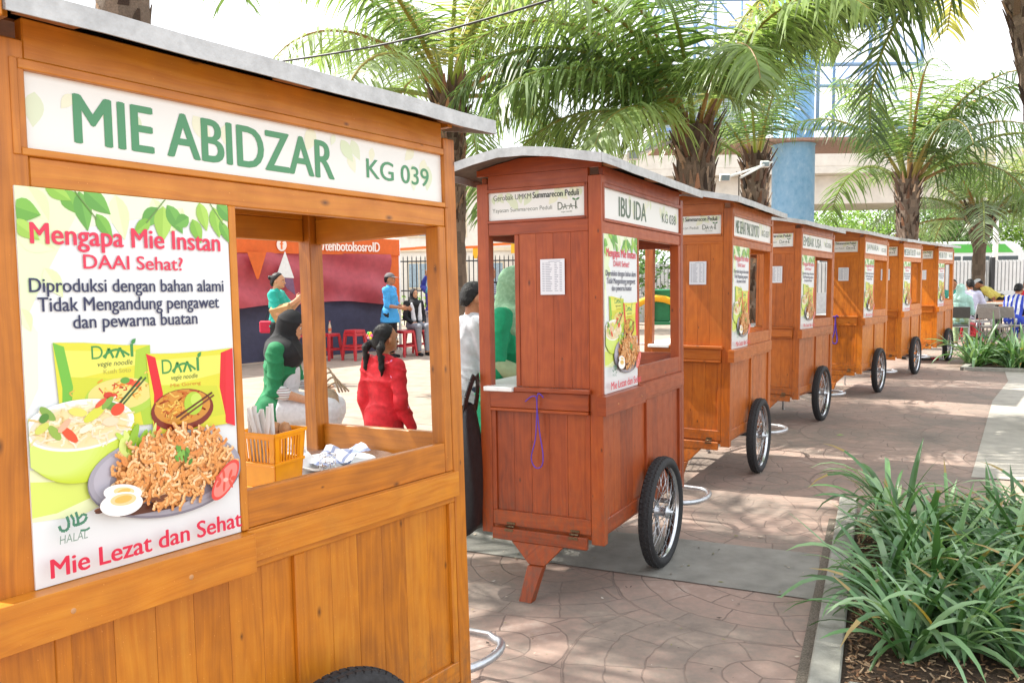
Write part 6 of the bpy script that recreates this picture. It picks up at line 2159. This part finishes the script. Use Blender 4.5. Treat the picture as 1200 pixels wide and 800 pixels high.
# 3 boy in grey, 4 vendor in green
person((-.27, 5.72, 0), (.93, .36), 1.475, 'boy in a light grey collared shirt seen side-on from behind, beside the IBU IDA cart', res=.0085, skin=SKIN, arm_l=((-.01, .05, -.17), (.02, .19, -.19)), arm_r=((.015, .04, -.175), (.0, .185, -.20)),
       top=(GREY, 'elbow', .43), bottom=('trousers', JEAN), head=('hair', HAIR, 'short'), shoes=BLK, seed=11, head_pitch=.05)
vr, J, W, T, Hd, K = person((-.05, 5.05, 0), (.97, -.25), 1.575, 'woman in pale green printed headscarf and bright green blouse at the IBU IDA cart', res=.0085, skin=SKIN_L, lean=.10, arm_l=((-.01, .05, -.17), (.0, .2, -.17)), arm_r=((.04, .0, -.18), (.03, .17, -.20)),
       top=(fabric('emerald', '0f9a6a'), 'elbow', .30, 'blouse'), bottom=('skirt', fabric('emerald', '0f9a6a')), head=('scarf', GSCARF, .085), shoes=BLK, seed=14, build=1.1)
s_, e_, w_ = J['r']
grow('sleeve', [('c', tuple(e_ + (s_ - e_) * .05), tuple(e_ + (w_ - e_) * .75), .036 * 1.575, .030 * 1.575, .01)], .0085, PALEG, vr, wrinkle=.002)

# 5 teal woman with phone and cardboard box
tr_, J, W, T, Hd, K = person((-3.46, 12.4, 0), (.96, -.1), 1.62, 'woman in a teal polo shirt raising a phone, cardboard box under her arm', res=.012, skin=SKIN_L, head_pitch=.10, arm_l=((-.0, .10, -.14), (.03, .22, -.03)), arm_r=((.03, .07, -.165), (.0, .225, -.05)),
       top=(TEAL, 'short', .46, 'polo_shirt'), bottom=('trousers', BLK), head=('hair', HAIR, 'bun'), shoes=BLK, seed=17)
ph = MB(); ph.box(-.035, .035, -.005, .005, -.07, .07, BLACKPL); o = ph.build('phone', bevel=.003); o.location = W((.01, .43, 1.31)); o.rotation_euler = (.3, 0, pr_.rotation_euler.z + .4); tag(o, 'phone held up by the woman in teal', 'phone')
CARD = mat('cardboard', hexc('b08a60'), .85, .1, 5.0)
cb_ = empty('cardboard_box', tuple(W((.17, .17, 1.00))), (.25, .5, tr_.rotation_euler.z), 'flat cardboard box clutched under the arm of the woman in teal', 'box')
mb = MB(); mb.box(-.05, .05, -.15, .15, -.17, .17, CARD); mb.build('carton_body', cb_, bevel=.004)
mb = MB(); mb.box(.0505, .054, -.15, .15, .05, .17, CARD); mb.build('flap', cb_)
rb_ = empty('waist_bag', tuple(W((.12, -.12, .86))), (0, 0, tr_.rotation_euler.z), 'small red bag hanging at the hip of the woman in teal', 'bag')
mb = MB(); mb.box(-.04, .04, -.1, .1, -.11, .07, fabric('crimson', 'b01c3c')); mb.build('pouch', rb_, bevel=.02)
mb = MB(); mb.bar((0, -.02, .06), (-.02, .10, .42), .02, .004, BLK); mb.build('strap', rb_)

# 6 boy with cap, 7 seated woman white scarf, 8 woman in white trousers
person((-2.36, 16.3, 0), (.94, -.25), 1.63, 'youth in a grey cap and sky blue shirt, one hand out, at the tent corner', res=.013, skin=SKIN, arm_l=((-.02, .03, -.18), (.0, .18, -.22)), arm_r=((.02, .02, -.185), (.0, .18, -.21)),
       top=(BLU, 'elbow', .42), bottom=('trousers', BLK), head=('cap', fabric('cap_grey', '6a6668')), shoes=BLK, seed=19)
ww, J, W, T, Hd, K = person((-1.98, 17.0, 0), (.55, -.8), 1.55, 'woman seated on a red stool in a black headscarf, dark jacket and long white scarf', res=.013, skin=SKIN_L, sit=.50, arm_l=((-.03, .02, -.18), (.02, .12, -.25)), arm_r=((.03, .02, -.18), (-.02, .12, -.25)),
       top=(BLK, 'long', .47, 'jacket'), bottom=('trousers', fabric('mid_grey', '8a8c94')), head=('scarf', BLK, .06), shoes=BLK, seed=23)
h = 1.55
for s in (-1, 1):
    grow('scarf_end', [('c', T(s * .055, .055, .80), T(s * .045, .082, .60), .022 * h, .03 * h, .01)], .012, WHT, ww, wrinkle=.003)
person((-1.66, 17.6, 0), (.5, .6), 1.58, 'woman in a violet blue top and white trousers raising one arm to her head', res=.014, skin=SKIN, arm_l=((-.10, .03, .05), (-.02, .02, .19)), arm_r=((.03, .01, -.18), (.03, .06, -.33)),
       top=(NAVYF, 'long', .47), bottom=('trousers', WHT), head=('scarf', fabric('turquoise', '4aa8c0'), .05), shoes=BLK, seed=27)
# 9 patterned scarf, 10 man in dark jacket
person((-.80, 13.6, 0), (.3, -.95), 1.60, 'woman in a pink and white patterned headscarf and blue top behind the boy in grey', res=.014, skin=SKIN_L, top=(NAVYF, 'long', .45), bottom=('trousers', JEAN), head=('scarf', PSCARF, .05), shoes=BLK, seed=31)
mj, J, W, T, Hd, K = person((-.36, 14.2, 0), (.55, -.8), 1.71, 'man in a dark open jacket over a striped shirt, beyond the IBU IDA cart', res=.013, skin=SKIN, arm_l=((-.03, .04, -.18), (.02, .16, -.21)), arm_r=((.03, .04, -.18), (-.01, .16, -.20)), top=(NSTR, 'short', .47), bottom=('trousers', JEAN), head=('hair', HAIR, 'short'), shoes=BLK, seed=33)
h = 1.71
pj = K['torso'](.026) + K['arm']('l', .022, 1.9) + K['arm']('r', .022, 1.9)
grow('jacket', pj, .013, fabric('charcoal', '2a2c30'), mj, [lambda X_, Y_, Z_: np.minimum(Y_ - .02 * h, .05 * h - np.abs(X_)) if True else 0, lambda X_, Y_, Z_: .46 * h - Z_], .003, 3)

# diners on the right
person((10.40, 19.05, 0), (.35, .94), 1.68, 'man in a pale lilac short-sleeved shirt seated with his back to us', res=.014, skin=SKIN, sit=.48, lean=.14, head_yaw=-.2, arm_r=((.07, .03, -.18), (.02, .16, -.20)), arm_l=((-.05, .06, -.17), (.0, .19, -.17)), top=(LILAC, 'short', .47), bottom=('trousers', BLK), head=('hair', HAIR, 'short'), shoes=BLK, seed=37)
person((9.20, 17.25, 0), (.55, .83), 1.56, 'woman in a mint green headscarf and top seated next to the last cart', res=.014, skin=SKIN_L, sit=.47, lean=.12, arm_r=((.04, .04, -.18), (.0, .17, -.18)), arm_l=((-.04, .04, -.18), (.0, .17, -.18)), top=(MINT, 'long', .47), bottom=('trousers', PALEG), head=('scarf', MINT, .11), shoes=BLK, seed=41)
person((10.95, 20.9, 0), (-.35, -.93), 1.68, 'dark-haired man facing us across the table behind the woman in mint green', res=.015, skin=SKIN, sit=.47, lean=.12, head_pitch=.15, arm_r=((.04, .05, -.17), (.0, .18, -.17)), arm_l=((-.04, .05, -.17), (.0, .18, -.17)), top=(JADE := fabric('jade', '3f9a8a'), 'short', .47), bottom=('trousers', JEAN), head=('hair', HAIR, 'short'), shoes=BLK, seed=43)
person((12.55, 21.6, 0), (-.8, .4), 1.6, 'person in a yellow shirt and white cap bending forward behind the orange chairs', res=.015, skin=SKIN, lean=.95, head_pitch=.1, arm_r=((.03, .05, -.18), (.0, .12, -.32)), arm_l=((-.03, .05, -.18), (.0, .12, -.32)), top=(fabric('pale_yellow', 'e0cf6a'), 'short', .46), bottom=('trousers', BLK), head=('cap', WHT), shoes=BLK, seed=47)
person((12.85, 20.9, 0), (-.1, 1), 1.6, 'diner in a red shirt seated on an orange chair with back to us', res=.015, skin=SKIN, sit=.47, lean=.1, top=(fabric('bright_red', 'c8262e'), 'short', .47), bottom=('trousers', JEAN), head=('hair', HAIR, 'short'), shoes=BLK, seed=51)
person((12.55, 19.7, 0), (.2, .97), 1.62, 'black-haired diner in a white top between the red shirt and the striped shirt', res=.015, skin=SKIN, sit=.47, lean=.1, top=(WHT, 'short', .47), bottom=('trousers', JEAN), head=('hair', HAIR, 'short'), shoes=BLK, seed=53)
person((10.22, 17.1, 0), (.75, .62), 1.62, 'diner in a blue and white striped shirt leaning forward at the right edge', res=.012, skin=SKIN, sit=.46, lean=.35, head_pitch=.1, arm_r=((.04, .06, -.17), (.0, .2, -.18)), arm_l=((-.04, .06, -.17), (.0, .2, -.18)), top=(STRIPE, 'elbow', .47), bottom=('trousers', fabric('royal_blue', '2a44b0')), head=('hair', HAIR, 'short'), shoes=BLK, seed=57)
